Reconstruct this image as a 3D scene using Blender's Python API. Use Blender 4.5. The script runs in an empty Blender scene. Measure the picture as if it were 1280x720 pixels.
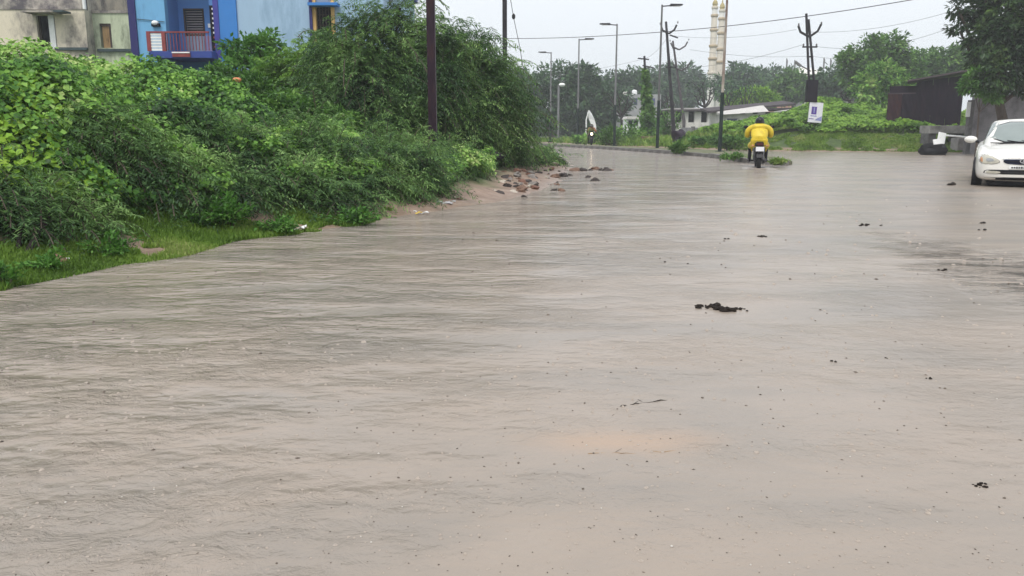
import bpy, bmesh, math, random
import numpy as np
from mathutils import Vector, Matrix
from mathutils.bvhtree import BVHTree

random.seed(7)
rng = np.random.default_rng(11)
scene = bpy.context.scene
C = scene.collection
R = math.radians

# ------------------------------------------------------------------ camera
CAM_H, PITCH, FOC = 1.10, R(11.15), 1000.0
cam_d = bpy.data.cameras.new('camera')
cam_d.sensor_width = 36.0
cam_d.lens = 36.0 * FOC / 1280.0
cam_d.clip_start, cam_d.clip_end = 0.05, 4000
cam = bpy.data.objects.new('camera', cam_d)
C.objects.link(cam)
cam.location = (0, 0, CAM_H)
cam.rotation_euler = (math.pi / 2 - PITCH, 0, 0)
scene.camera = cam

# ------------------------------------------------------------------ sky: even rain cloud over a little Nishita daylight
SUN_EL, SUN_AZ = R(58), R(200)
world = bpy.data.worlds.new('World')
scene.world = world
world.use_nodes = True
wn, wl = world.node_tree.nodes, world.node_tree.links
wn.clear()
w_out = wn.new('ShaderNodeOutputWorld')
w_add = wn.new('ShaderNodeAddShader')
w_b1 = wn.new('ShaderNodeBackground')
w_b2 = wn.new('ShaderNodeBackground')
w_sky = wn.new('ShaderNodeTexSky')
w_sky.sky_type = 'NISHITA'
w_sky.sun_disc = False
w_sky.sun_elevation = SUN_EL
w_sky.sun_rotation = SUN_AZ
w_sky.air_density, w_sky.dust_density, w_sky.ozone_density = 1.0, 6.0, 0.6
w_hsv = wn.new('ShaderNodeHueSaturation')
w_hsv.inputs['Saturation'].default_value = 0.25
w_b1.inputs['Strength'].default_value = 0.05
w_tc = wn.new('ShaderNodeTexCoord')
w_no = wn.new('ShaderNodeTexNoise')
w_no.inputs['Scale'].default_value = 2.2
w_no.inputs['Detail'].default_value = 3
w_mx = wn.new('ShaderNodeMix'); w_mx.data_type = 'RGBA'
w_mx.inputs[6].default_value = (0.62, 0.655, 0.70, 1)
w_mx.inputs[7].default_value = (0.70, 0.735, 0.775, 1)
w_b2.inputs['Strength'].default_value = 0.99
wl.new(w_sky.outputs[0], w_hsv.inputs['Color'])
wl.new(w_hsv.outputs[0], w_b1.inputs['Color'])
wl.new(w_tc.outputs['Generated'], w_no.inputs['Vector'])
wl.new(w_no.outputs['Fac'], w_mx.inputs[0])
wl.new(w_mx.outputs[2], w_b2.inputs['Color'])
wl.new(w_b1.outputs[0], w_add.inputs[0])
wl.new(w_b2.outputs[0], w_add.inputs[1])
wl.new(w_add.outputs[0], w_out.inputs['Surface'])

sun_d = bpy.data.lights.new('sun', 'SUN')
sun_d.energy = 1.5
sun_d.angle = R(14)
sun_d.color = (1.0, 0.965, 0.91)
sun = bpy.data.objects.new('sun', sun_d)
C.objects.link(sun)
_sd = Vector((math.sin(SUN_AZ) * math.cos(SUN_EL), math.cos(SUN_AZ) * math.cos(SUN_EL), math.sin(SUN_EL)))
sun.rotation_euler = _sd.to_track_quat('Z', 'Y').to_euler()
sun.location = (0, 0, 60)

scene.view_settings.view_transform = 'Standard'
scene.view_settings.look = 'None'
scene.view_settings.exposure = 0.30
scene.view_settings.gamma = 1.0
scene.view_settings.use_curve_mapping = False
scene.render.engine = 'CYCLES'
scene.cycles.use_denoising = True
scene.cycles.max_bounces = 6
scene.cycles.diffuse_bounces = 3
scene.cycles.glossy_bounces = 3
scene.cycles.transmission_bounces = 4
scene.cycles.volume_bounces = 2
scene.cycles.transparent_max_bounces = 6

# ------------------------------------------------------------------ helpers: survey of the site
_f = Vector((0, math.cos(PITCH), -math.sin(PITCH)))
_u = Vector((0, math.sin(PITCH), math.cos(PITCH)))
_r = Vector((1, 0, 0))
def sight(px, py):
    return _f + _r * ((px - 640) / FOC) + _u * ((360 - py) / FOC)
def W(px, py, D):                       # the point seen there at forward distance D
    d = sight(px, py)
    return Vector((0, 0, CAM_H)) + d * (D / d.y)
def G(px, py, z=0.0):                   # the point seen there on the level z
    d = sight(px, py)
    return Vector((0, 0, CAM_H)) + d * ((z - CAM_H) / d.z)

# ------------------------------------------------------------------ helpers: materials
MATS = {}
def _nodes(name):
    m = bpy.data.materials.new(name)
    m.use_nodes = True
    nt = m.node_tree
    b = nt.nodes['Principled BSDF']
    return m, nt, nt.nodes, nt.links, b
def ramp(nodes, stops):
    r = nodes.new('ShaderNodeValToRGB')
    e = r.color_ramp.elements
    while len(e) < len(stops): e.new(0.5)
    for k, (p, c) in enumerate(stops):
        e[k].position = p
        e[k].color = (*c, 1) if len(c) == 3 else c
    return r
def M(name, col, rough=0.6, var=0.25, scale=6.0, bump=0.15, metal=0.0, dirt=None, dirt_amt=0.5, dirt_scale=2.0, stretch=(1,1,1), coat=0.0, spec=None):
    """plain surface with mottled colour, fine relief and optional stains"""
    if spec is None: spec = 0.12 if max(col) < 0.05 else 0.3
    m, nt, n, l, b = _nodes(name)
    tc = n.new('ShaderNodeTexCoord')
    mp = n.new('ShaderNodeMapping'); mp.inputs['Scale'].default_value = stretch
    l.new(tc.outputs['Object'], mp.inputs['Vector'])
    nz = n.new('ShaderNodeTexNoise'); nz.inputs['Scale'].default_value = scale; nz.inputs['Detail'].default_value = 6; nz.inputs['Roughness'].default_value = 0.65
    l.new(mp.outputs[0], nz.inputs['Vector'])
    lo = tuple(c * (1 - var) for c in col); hi = tuple(min(1, c * (1 + var)) for c in col)
    r = ramp(n, [(0.3, lo), (0.7, hi)])
    l.new(nz.outputs['Fac'], r.inputs[0])
    out = r.outputs[0]
    if dirt:
        n2 = n.new('ShaderNodeTexNoise'); n2.inputs['Scale'].default_value = dirt_scale; n2.inputs['Detail'].default_value = 8; n2.inputs['Roughness'].default_value = 0.7
        l.new(mp.outputs[0], n2.inputs['Vector'])
        r2 = ramp(n, [(0.62 - 0.3 * dirt_amt, (0, 0, 0)), (0.75 - 0.2 * dirt_amt, (1, 1, 1))])
        l.new(n2.outputs['Fac'], r2.inputs[0])
        mx = n.new('ShaderNodeMix'); mx.data_type = 'RGBA'
        l.new(r2.outputs[0], mx.inputs[0]); l.new(out, mx.inputs[6]); mx.inputs[7].default_value = (*dirt, 1)
        out = mx.outputs[2]
    l.new(out, b.inputs['Base Color'])
    b.inputs['Roughness'].default_value = rough
    b.inputs['Metallic'].default_value = metal
    b.inputs['Specular IOR Level'].default_value = spec
    b.inputs['Coat Weight'].default_value = coat
    if bump:
        bp = n.new('ShaderNodeBump'); bp.inputs['Strength'].default_value = bump; bp.inputs['Distance'].default_value = 0.02
        n3 = n.new('ShaderNodeTexNoise'); n3.inputs['Scale'].default_value = scale * 5; n3.inputs['Detail'].default_value = 4
        l.new(mp.outputs[0], n3.inputs['Vector'])
        l.new(n3.outputs['Fac'], bp.inputs['Height']); l.new(bp.outputs[0], b.inputs['Normal'])
    MATS[name] = m
    return m
def LEAF(name, cols, transl=0.3, rough=0.5):
    """leaf material: every leaf takes its own tint"""
    m, nt, n, l, b = _nodes(name)
    g = n.new('ShaderNodeNewGeometry')
    k = len(cols)
    r = ramp(n, [(i / (k - 1), c) for i, c in enumerate(cols)])
    tc = n.new('ShaderNodeTexCoord')
    nz = n.new('ShaderNodeTexNoise'); nz.inputs['Scale'].default_value = 0.9; nz.inputs['Detail'].default_value = 2
    l.new(tc.outputs['Object'], nz.inputs['Vector'])
    ma = n.new('ShaderNodeMath'); ma.operation = 'MULTIPLY_ADD'; ma.inputs[1].default_value = 0.50
    mb = n.new('ShaderNodeMath'); mb.operation = 'MULTIPLY_ADD'; mb.inputs[1].default_value = 2.3; mb.inputs[2].default_value = -0.92  # strong clump noise paints shaded hollows into the leaf tint
    l.new(nz.outputs['Fac'], mb.inputs[0])
    l.new(g.outputs['Random Per Island'], ma.inputs[0]); l.new(mb.outputs[0], ma.inputs[2])
    l.new(ma.outputs[0], r.inputs[0])
    l.new(r.outputs[0], b.inputs['Base Color'])
    b.inputs['Roughness'].default_value = rough
    b.inputs['Specular IOR Level'].default_value = 0.22
    tr = n.new('ShaderNodeBsdfTranslucent'); l.new(r.outputs[0], tr.inputs['Color'])
    ms = n.new('ShaderNodeMixShader'); ms.inputs[0].default_value = transl
    l.new(b.outputs[0], ms.inputs[1]); l.new(tr.outputs[0], ms.inputs[2])
    l.new(ms.outputs[0], n['Material Output'].inputs['Surface'])
    MATS[name] = m
    return m
def EMIT(name, col, s):
    m, nt, n, l, b = _nodes(name)
    b.inputs['Base Color'].default_value = (*col, 1)
    b.inputs['Emission Color'].default_value = (*col, 1); b.inputs['Emission Strength'].default_value = s
    MATS[name] = m
    return m

# ------------------------------------------------------------------ helpers: objects
ORG = {}
def tag(o, label=None, cat=None, group=None, kind=None):
    if label: o['label'] = label
    if cat: o['category'] = cat
    if group: o['group'] = group
    if kind: o['kind'] = kind
    return o
def thing(name, label, cat, loc=(0, 0, 0), rz=0.0, group=None, local=False):
    o = bpy.data.objects.new(name, None)
    C.objects.link(o)
    o.empty_display_size = 0.2
    o.location = loc
    o.rotation_euler = (0, 0, rz)
    ORG[o.name] = Vector((0, 0, 0)) if local else Vector(loc)
    return tag(o, label, cat, group)
def link_mesh(name, me, mat, parent=None, org=None):
    o = bpy.data.objects.new(name, me)
    C.objects.link(o)
    if mat is not None:
        for mm in (mat if isinstance(mat, (list, tuple)) else [mat]):
            me.materials.append(mm)
    if parent is not None:
        o.parent = parent
        ORG[o.name] = ORG[parent.name]
    else:
        ORG[o.name] = Vector(org) if org is not None else Vector((0, 0, 0))
        if org is not None: o.location = org
    return o
def copy_thing(o, loc=None, rz=None, parent=None):
    c = o.copy(); C.objects.link(c); c.parent = parent
    ORG[c.name] = ORG[o.name]
    if loc is not None: c.location = loc
    if rz is not None: c.rotation_euler = (0, 0, rz)
    for ch in list(o.children): copy_thing(ch, parent=c)
    return c

class MB:
    def __init__(s): s.v, s.f = [], []
    def _add(s, vs, fs):
        k = len(s.v)
        s.v += [Vector(v) for v in vs]; s.f += [tuple(i + k for i in f) for f in fs]
        return s
    def box(s, c, size, rz=0.0, rot=None):
        hx, hy, hz = size[0] / 2, size[1] / 2, size[2] / 2
        m = rot if rot is not None else Matrix.Rotation(rz, 3, 'Z')
        vs = [Vector(c) + m @ Vector((x * hx, y * hy, z * hz)) for z in (-1, 1) for y in (-1, 1) for x in (-1, 1)]
        return s._add(vs, [(0, 2, 3, 1), (4, 5, 7, 6), (0, 1, 5, 4), (2, 6, 7, 3), (0, 4, 6, 2), (1, 3, 7, 5)])
    def span(s, a, b):                      # box between two corners
        a, b = Vector(a), Vector(b)
        return s.box((a + b) / 2, (abs(b.x - a.x), abs(b.y - a.y), abs(b.z - a.z)))
    def tube(s, pts, rad, n=8, cap=True):
        pts = [Vector(p) for p in pts]
        if not isinstance(rad, (list, tuple)): rad = [rad] * len(pts)
        rings = []
        up = Vector((0.13, 0.21, 0.97))
        k0 = len(s.v)
        for i, p in enumerate(pts):
            t = (pts[min(i + 1, len(pts) - 1)] - pts[max(i - 1, 0)]).normalized()
            a = t.cross(up)
            if a.length < 0.05: a = t.cross(Vector((1, 0, 0)))
            a.normalize(); b = t.cross(a)
            for j in range(n):
                q = 2 * math.pi * j / n
                s.v.append(p + (a * math.cos(q) + b * math.sin(q)) * rad[i])
        for i in range(len(pts) - 1):
            for j in range(n):
                j2 = (j + 1) % n
                s.f.append((k0 + i * n + j, k0 + i * n + j2, k0 + (i + 1) * n + j2, k0 + (i + 1) * n + j))
        if cap:
            s.f.append(tuple(k0 + j for j in reversed(range(n))))
            s.f.append(tuple(k0 + (len(pts) - 1) * n + j for j in range(n)))
        return s
    def cyl(s, a, b, r, n=12): return s.tube([a, b], r, n)
    def lathe(s, prof, c=(0, 0, 0), n=16, axis='Z'):       # prof: (radius, height)
        k0 = len(s.v); c = Vector(c)
        for r, h in prof:
            for j in range(n):
                q = 2 * math.pi * j / n
                x, y, z = r * math.cos(q), r * math.sin(q), h
                p = Vector((x, y, z)) if axis == 'Z' else (Vector((z, x, y)) if axis == 'X' else Vector((x, z, y)))
                s.v.append(c + p)
        for i in range(len(prof) - 1):
            for j in range(n):
                j2 = (j + 1) % n
                s.f.append((k0 + i * n + j, k0 + i * n + j2, k0 + (i + 1) * n + j2, k0 + (i + 1) * n + j))
        s.f.append(tuple(k0 + j for j in reversed(range(n))))
        s.f.append(tuple(k0 + (len(prof) - 1) * n + j for j in range(n)))
        return s
    def prism(s, poly, d):                  # poly of 3D points pushed along d
        d = Vector(d); n = len(poly)
        vs = [Vector(p) for p in poly] + [Vector(p) + d for p in poly]
        fs = [tuple(range(n)), tuple(range(2 * n - 1, n - 1, -1))] + [(i, i + n, (i + 1) % n + n, (i + 1) % n) for i in range(n)]
        return s._add(vs, fs)
    def ball(s, c, r, n=10, m=7):
        r = r if isinstance(r, (tuple, list, Vector)) else (r, r, r)
        prof = [(max(0.02, math.sin(math.pi * i / m)), -math.cos(math.pi * i / m)) for i in range(m + 1)]
        k0 = len(s.v); s.lathe(prof, (0, 0, 0), n)
        for i in range(k0, len(s.v)):
            v = s.v[i]; s.v[i] = Vector(c) + Vector((v.x * r[0], v.y * r[1], v.z * r[2]))
        return s
    def build(s, name, mat, parent=None, smooth=False, bevel=0.0, org=None):
        o0 = ORG[parent.name] if parent is not None else (Vector(org) if org is not None else Vector((0, 0, 0)))
        me = bpy.data.meshes.new(name)
        me.from_pydata([v - o0 for v in s.v], [], s.f)
        bm = bmesh.new(); bm.from_mesh(me)
        bmesh.ops.recalc_face_normals(bm, faces=bm.faces)
        if bevel:
            bmesh.ops.bevel(bm, geom=list(bm.edges), offset=bevel, segments=2, affect='EDGES', profile=0.7, clamp_overlap=True)
        if smooth:
            for f in bm.faces: f.smooth = True
            for e in bm.edges:
                if len(e.link_faces) == 2 and e.calc_face_angle(0) > 0.9: e.smooth = False
        bm.to_mesh(me); bm.free()
        return link_mesh(name, me, mat, parent, org)

def np_mesh(name, V, F, mat, parent=None, org=(0, 0, 0)):
    """many triangles at once: V (n,3), F (m,3)"""
    o0 = np.array(ORG[parent.name]) if parent is not None else np.array(org, float)
    V = (V - o0).astype(np.float32)
    me = bpy.data.meshes.new(name)
    me.vertices.add(len(V)); me.vertices.foreach_set('co', V.ravel())
    F = F.astype(np.int32)
    me.loops.add(F.size); me.loops.foreach_set('vertex_index', F.ravel())
    me.polygons.add(len(F))
    k = F.shape[1]
    me.polygons.foreach_set('loop_start', np.arange(0, F.size, k, dtype=np.int32))
    me.update(calc_edges=True)
    return link_mesh(name, me, mat, parent, None if parent is not None else org)

def unit(a):
    return a / np.maximum(np.linalg.norm(a, axis=1, keepdims=True), 1e-9)
def leaf_tris(P, D, Nn, L, Wd, fold=0.15, mid=0.42):
    """folded lozenge leaves: base P, direction D, rough normal Nn, length L, width Wd"""
    n = len(P)
    D = unit(D); S = unit(np.cross(D, Nn)); U = np.cross(S, D)
    L = np.broadcast_to(np.asarray(L, float), (n,))[:, None]; Wd = np.broadcast_to(np.asarray(Wd, float), (n,))[:, None]
    m = P + D * L * mid + U * L * fold
    V = np.empty((n, 4, 3))
    V[:, 0] = P; V[:, 1] = m + S * Wd / 2; V[:, 2] = P + D * L - U * L * fold * 0.6; V[:, 3] = m - S * Wd / 2
    b = np.arange(n)[:, None] * 4
    F = np.concatenate([b + np.array([0, 1, 2]), b + np.array([0, 2, 3])])
    return V.reshape(-1, 3), F
def rnd_dirs(n):
    return unit(rng.normal(size=(n, 3)))

_lat = rng.random((256, 256))
def vnoise(x, y, s):
    x = np.asarray(x, float) * s + 57.3; y = np.asarray(y, float) * s + 91.7
    xi, yi = np.floor(x).astype(int), np.floor(y).astype(int)
    fx, fy = x - xi, y - yi
    fx, fy = fx * fx * (3 - 2 * fx), fy * fy * (3 - 2 * fy)
    g = lambda a, b: _lat[a % 256, b % 256]
    return (g(xi, yi) * (1 - fx) + g(xi + 1, yi) * fx) * (1 - fy) + (g(xi, yi + 1) * (1 - fx) + g(xi + 1, yi + 1) * fx) * fy
def fbm(x, y, s, o=3):
    return sum(vnoise(x, y, s * 2 ** k) * 0.5 ** k for k in range(o)) / sum(0.5 ** k for k in range(o))
# ================================================================== terrain
left_px = [(0, 357), (60, 346), (130, 330), (200, 319), (290, 303), (370, 293), (450, 282), (520, 268), (575, 259), (640, 247), (676, 238),
           (692, 228), (702, 218), (716, 209), (708, 202), (698, 194), (684, 188)]
left_shore = [(-2.6, -9.0), (-3.1, 0.0)] + [tuple(G(*p).xy) for p in left_px]
far_edge = [(-30, 58), (-30, 80)] + [tuple(G(*p).xy) for p in [(690, 178.5), (760, 182.5), (860, 186), (930, 188), (1000, 189), (1100, 190), (1150, 190.5), (1213, 191.5), (1290, 194)]]
wet = np.array(left_shore + far_edge + [(60, 33), (60, -9)])
def poly_sd(X, Y, P):
    """signed distance to a polygon, negative inside"""
    d = np.full(X.shape, 1e9); ins = np.zeros(X.shape, bool)
    for i in range(len(P)):
        (ax, ay), (bx, by) = P[i], P[(i + 1) % len(P)]
        ex, ey = bx - ax, by - ay
        t = np.clip(((X - ax) * ex + (Y - ay) * ey) / (ex * ex + ey * ey + 1e-12), 0, 1)
        d = np.minimum(d, np.hypot(X - ax - t * ex, Y - ay - t * ey))
        c = ((ay > Y) != (by > Y)) & (X < (bx - ax) * (Y - ay) / (by - ay + 1e-12) + ax)
        ins ^= c
    return np.where(ins, -d, d)
def crest(X, Y, pts, sig_front, sig_back):
    """a long heap of earth along a line of (x, y, height) points"""
    best = np.full(X.shape, 1e9); h = np.zeros(X.shape); back = np.zeros(X.shape, bool)
    for a, b in zip(pts[:-1], pts[1:]):
        ex, ey = b[0] - a[0], b[1] - a[1]
        t = np.clip(((X - a[0]) * ex + (Y - a[1]) * ey) / (ex * ex + ey * ey), 0, 1)
        dx, dy = X - a[0] - t * ex, Y - a[1] - t * ey
        d = np.hypot(dx, dy); k = d < best
        best = np.where(k, d, best); h = np.where(k, a[2] + (b[2] - a[2]) * t, h); back = np.where(k, dy > 0, back)
    s = np.where(back, sig_back, sig_front)
    return h * np.exp(-(best / s) ** 2)
def crest_pts(l, cut):
    return [(p.x, p.y, max(0.05, p.z - cut)) for p in (W(*q) for q in l)]
CR_LEFT = crest_pts([(-120, 50, 9.8), (0, 54, 10.6), (80, 60, 11.2), (165, 80, 12), (240, 84, 12.6), (300, 110, 13), (350, 130, 13.4), (420, 142, 14), (480, 172, 14.4)], 0.84)
CR_HUMP = crest_pts([(-80, 172, 7.7), (20, 172, 8.0), (95, 182, 8.3)], 0.38)
CR_RIGHT = crest_pts([(860, 168, 58), (930, 160, 54), (985, 153, 53), (1045, 128, 55), (1085, 139, 54), (1125, 143, 53), (1170, 150, 52)], 0.70)
CR_YARD = [(18.5, 46.5, 1.3), (25, 46.0, 1.3), (36, 45, 1.1)]
def H(X, Y):
    X = np.asarray(X, float); Y = np.asarray(Y, float)
    sd = poly_sd(X, Y, wet) + (fbm(X, Y, 0.9, 3) - 0.5) * 0.5
    z = np.where(sd < 0, np.maximum(sd * 0.10, -0.14), np.minimum(sd * 0.13, 0.28))
    z = z + np.where(sd > 0, (fbm(X, Y, 2.2, 3) - 0.5) * 0.10 * np.minimum(sd, 1), 0)
    keep = np.clip(sd / 1.2, 0, 1)
    lump = 0.75 + 0.5 * fbm(X, Y, 0.55, 2)
    left = X < 0.5 + 0.12 * Y
    z = z + np.where(left, crest(X, Y, CR_LEFT, 2.5, 5.0) * lump * keep, 0)
    z = z + np.where(left, crest(X, Y, CR_HUMP, 0.9, 1.2) * lump * keep, 0)
    z = z + np.where(left, 0, crest(X, Y, CR_RIGHT, 6.0, 9.0) * lump * keep)
    z = z + np.where(left, 0, 0.55 * crest(X, Y, CR_YARD, 3.2, 8.0) * keep)
    return z
def Hs(x, y): return float(H(np.array([x]), np.array([y]))[0])

def axis_steps(segs):
    out = [segs[0][0]]
    for a, b, n in segs: out += list(np.linspace(a, b, n + 1)[1:])
    return np.array(out)
gx = axis_steps([(-290, -120, 8), (-120, -30, 14), (-30, -11, 30), (-11, 5, 110), (5, 32, 50), (32, 120, 20), (120, 290, 8)])
gy = axis_steps([(-30, 0, 8), (0, 4, 10), (4, 27, 160), (27, 62, 70), (62, 120, 20), (120, 330, 12)])
GX, GY = np.meshgrid(gx, gy)
GZ = H(GX, GY)
nx, ny = len(gx), len(gy)
idx = np.arange(nx * ny).reshape(ny, nx)
quads = np.stack([idx[:-1, :-1], idx[:-1, 1:], idx[1:, 1:], idx[1:, :-1]], -1).reshape(-1, 4)

def ground_material():
    m, nt, n, l, b = _nodes('earth')
    tc = n.new('ShaderNodeTexCoord')
    nz = n.new('ShaderNodeTexNoise'); nz.inputs['Scale'].default_value = 3.0; nz.inputs['Detail'].default_value = 8; nz.inputs['Roughness'].default_value = 0.7
    l.new(tc.outputs['Object'], nz.inputs['Vector'])
    mud = ramp(n, [(0.3, (0.16, 0.105, 0.075)), (0.55, (0.27, 0.19, 0.145)), (0.75, (0.34, 0.26, 0.21))])
    l.new(nz.outputs['Fac'], mud.inputs[0])
    veg = ramp(n, [(0.3, (0.025, 0.045, 0.012)), (0.6, (0.06, 0.10, 0.022)), (0.8, (0.11, 0.10, 0.04))])
    l.new(nz.outputs['Fac'], veg.inputs[0])
    sx = n.new('ShaderNodeSeparateXYZ'); l.new(tc.outputs['Object'], sx.inputs[0])
    n2 = n.new('ShaderNodeTexNoise'); n2.inputs['Scale'].default_value = 1.1; n2.inputs['Detail'].default_value = 5
    l.new(tc.outputs['Object'], n2.inputs['Vector'])
    ad = n.new('ShaderNodeMath'); ad.operation = 'MULTIPLY_ADD'; ad.inputs[1].default_value = 0.25
    l.new(n2.outputs['Fac'], ad.inputs[0]); l.new(sx.outputs['Z'], ad.inputs[2])
    mr = n.new('ShaderNodeMapRange'); mr.inputs[1].default_value = 0.24; mr.inputs[2].default_value = 0.36
    l.new(ad.outputs[0], mr.inputs[0])
    mx = n.new('ShaderNodeMix'); mx.data_type = 'RGBA'
    l.new(mr.outputs[0], mx.inputs[0]); l.new(mud.outputs[0], mx.inputs[6]); l.new(veg.outputs[0], mx.inputs[7])
    l.new(mx.outputs[2], b.inputs['Base Color'])
    wetr = n.new('ShaderNodeMapRange'); wetr.inputs[1].default_value = 0.0; wetr.inputs[2].default_value = 0.15; wetr.inputs[3].default_value = 0.35; wetr.inputs[4].default_value = 0.85
    l.new(sx.outputs['Z'], wetr.inputs[0]); l.new(wetr.outputs[0], b.inputs['Roughness'])
    bp = n.new('ShaderNodeBump'); bp.inputs['Strength'].default_value = 0.6; bp.inputs['Distance'].default_value = 0.05
    n3 = n.new('ShaderNodeTexNoise'); n3.inputs['Scale'].default_value = 9; n3.inputs['Detail'].default_value = 6
    l.new(tc.outputs['Object'], n3.inputs['Vector']); l.new(n3.outputs['Fac'], bp.inputs['Height']); l.new(bp.outputs[0], b.inputs['Normal'])
    return m
ground = np_mesh('ground', np.stack([GX.ravel(), GY.ravel(), GZ.ravel()], 1), quads, ground_material())
tag(ground, 'muddy ground rising to overgrown banks beside the flooded road', 'ground', kind='structure')
for p in ground.data.polygons: p.use_smooth = True

# ------------------------------------------------------------------ flood water
def water_material():
    m, nt, n, l, b = _nodes('muddy_water')
    tc = n.new('ShaderNodeTexCoord')
    P = tc.outputs['Object']
    def noise(scale, detail=3, rough=0.55, st=(1, 1, 1), rot=0.0, dist=0.0):
        mp = n.new('ShaderNodeMapping'); mp.inputs['Scale'].default_value = st; mp.inputs['Rotation'].default_value = (0, 0, rot)
        l.new(P, mp.inputs['Vector'])
        z = n.new('ShaderNodeTexNoise'); z.inputs['Scale'].default_value = scale; z.inputs['Detail'].default_value = detail
        z.inputs['Roughness'].default_value = rough; z.inputs['Distortion'].default_value = dist
        l.new(mp.outputs[0], z.inputs['Vector'])
        return z.outputs['Fac']
    def math_(op, a, bb, c=None):
        k = n.new('ShaderNodeMath'); k.operation = op
        for i, v in enumerate([a, bb, c]):
            if v is None: continue
            if isinstance(v, (int, float)): k.inputs[i].default_value = v
            else: l.new(v, k.inputs[i])
        return k.outputs[0]
    def smooth(v, lo, hi, o0=0.0, o1=1.0):
        k = n.new('ShaderNodeMapRange'); k.interpolation_type = 'SMOOTHSTEP'
        l.new(v, k.inputs[0]); k.inputs[1].default_value = lo; k.inputs[2].default_value = hi; k.inputs[3].default_value = o0; k.inputs[4].default_value = o1
        return k.outputs[0]
    # silt: broad drifts of paler, greyer and browner water
    silt = ramp(n, [(0.28, (0.232, 0.207, 0.182)), (0.45, (0.268, 0.232, 0.197)), (0.58, (0.302, 0.254, 0.211)), (0.75, (0.322, 0.279, 0.237))])
    l.new(noise(0.7, 6, 0.62, (0.7, 1.5, 1), 0.25, 0.5), silt.inputs[0])
    def blend(fac, a, col):
        k = n.new('ShaderNodeMix'); k.data_type = 'RGBA'
        l.new(fac, k.inputs[0]); l.new(a, k.inputs[6]); k.inputs[7].default_value = (*col, 1)
        return k.outputs[2]
    sx = n.new('ShaderNodeSeparateXYZ'); l.new(P, sx.inputs[0])
    def near(c, kx, ky, wob, lo, hi):
        ax = math_('MULTIPLY', math_('SUBTRACT', sx.outputs['X'], c.x), kx)
        ay = math_('MULTIPLY', math_('SUBTRACT', sx.outputs['Y'], c.y), ky)
        rr = math_('SQRT', math_('ADD', math_('MULTIPLY', ax, ax), math_('MULTIPLY', ay, ay)), 0)
        rr = math_('ADD', rr, math_('MULTIPLY_ADD', noise(2.6, 4), wob, -wob / 2))
        return smooth(rr, lo, hi, 1.0, 0.0)
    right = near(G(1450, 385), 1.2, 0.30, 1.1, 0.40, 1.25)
    # red silt drift in the near water, dark mottled patches at the right verge
    rust = near(G(780, 552), 3.0, 9.0, 1.6, 0.0, 1.6)
    dark_mottle = math_('MULTIPLY', near(G(1440, 385), 1.25, 0.32, 0.9, 0.45, 1.10), smooth(noise(3.2, 6, 0.7, (0.8, 1.6, 1)), 0.48, 0.56))
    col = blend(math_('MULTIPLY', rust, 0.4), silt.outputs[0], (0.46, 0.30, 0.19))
    col = blend(dark_mottle, col, (0.075, 0.060, 0.045))
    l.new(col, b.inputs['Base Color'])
    b.inputs['IOR'].default_value = 1.333
        # where the current breaks into ripples: along the left bank and at the right verge
    d = math_('ADD', math_('MULTIPLY', sx.outputs['X'], 0.91), math_('MULTIPLY_ADD', sx.outputs['Y'], -0.41, 5.7))
    d = math_('ADD', d, math_('MULTIPLY', noise(0.5, 3), 2.4))
    left = smooth(d, 1.6, 6.6, 1.0, 0.0)
    lively = math_('ADD', math_('MAXIMUM', left, right), 0.13)
    l.new(smooth(lively, 0.1, 0.9, 0.26, 0.12), b.inputs['Roughness'])
    flow = noise(7.5, 5, 0.68, (0.95, 1.0, 1), 0.30, 1.0)
    chop = noise(27.0, 3, 0.6, (0.85, 1.3, 1), 0.28, 0.4)
    roll = noise(2.6, 3, 0.5, (0.7, 1.5, 1), 0.24, 0.4)
    fine = noise(42.0, 2, 0.6)
    patchy = smooth(noise(1.1, 4, 0.6, (0.8, 1.6, 1), 0.2), 0.38, 0.64, 0.15, 1.45)
    h = math_('ADD', math_('MULTIPLY', flow, 0.056), math_('ADD', math_('MULTIPLY', chop, 0.018), math_('MULTIPLY', roll, 0.012)))
    h = math_('MULTIPLY', math_('MULTIPLY', h, lively), patchy)
    h = math_('ADD', h, math_('MULTIPLY', fine, 0.0020))
    h = math_('ADD', h, math_('MULTIPLY', noise(0.9, 3, 0.5, (0.7, 1.3, 1), 0.2), 0.010))
    bp = n.new('ShaderNodeBump'); bp.inputs['Strength'].default_value = 1.0; bp.inputs['Distance'].default_value = 1.0
    l.new(h, bp.inputs['Height']); l.new(bp.outputs[0], b.inputs['Normal'])
    return m
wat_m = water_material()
wpoly = [(-45, 95), (-45, -9), (62, -9), (62, 40), (30, 52), (8, 95)]
mb = MB(); mb._add([(x, y, 0) for x, y in reversed(wpoly)], [tuple(range(len(wpoly)))])
water = tag(mb.build('water', wat_m), 'brown flood water covering the whole road', 'water', kind='structure')

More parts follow.
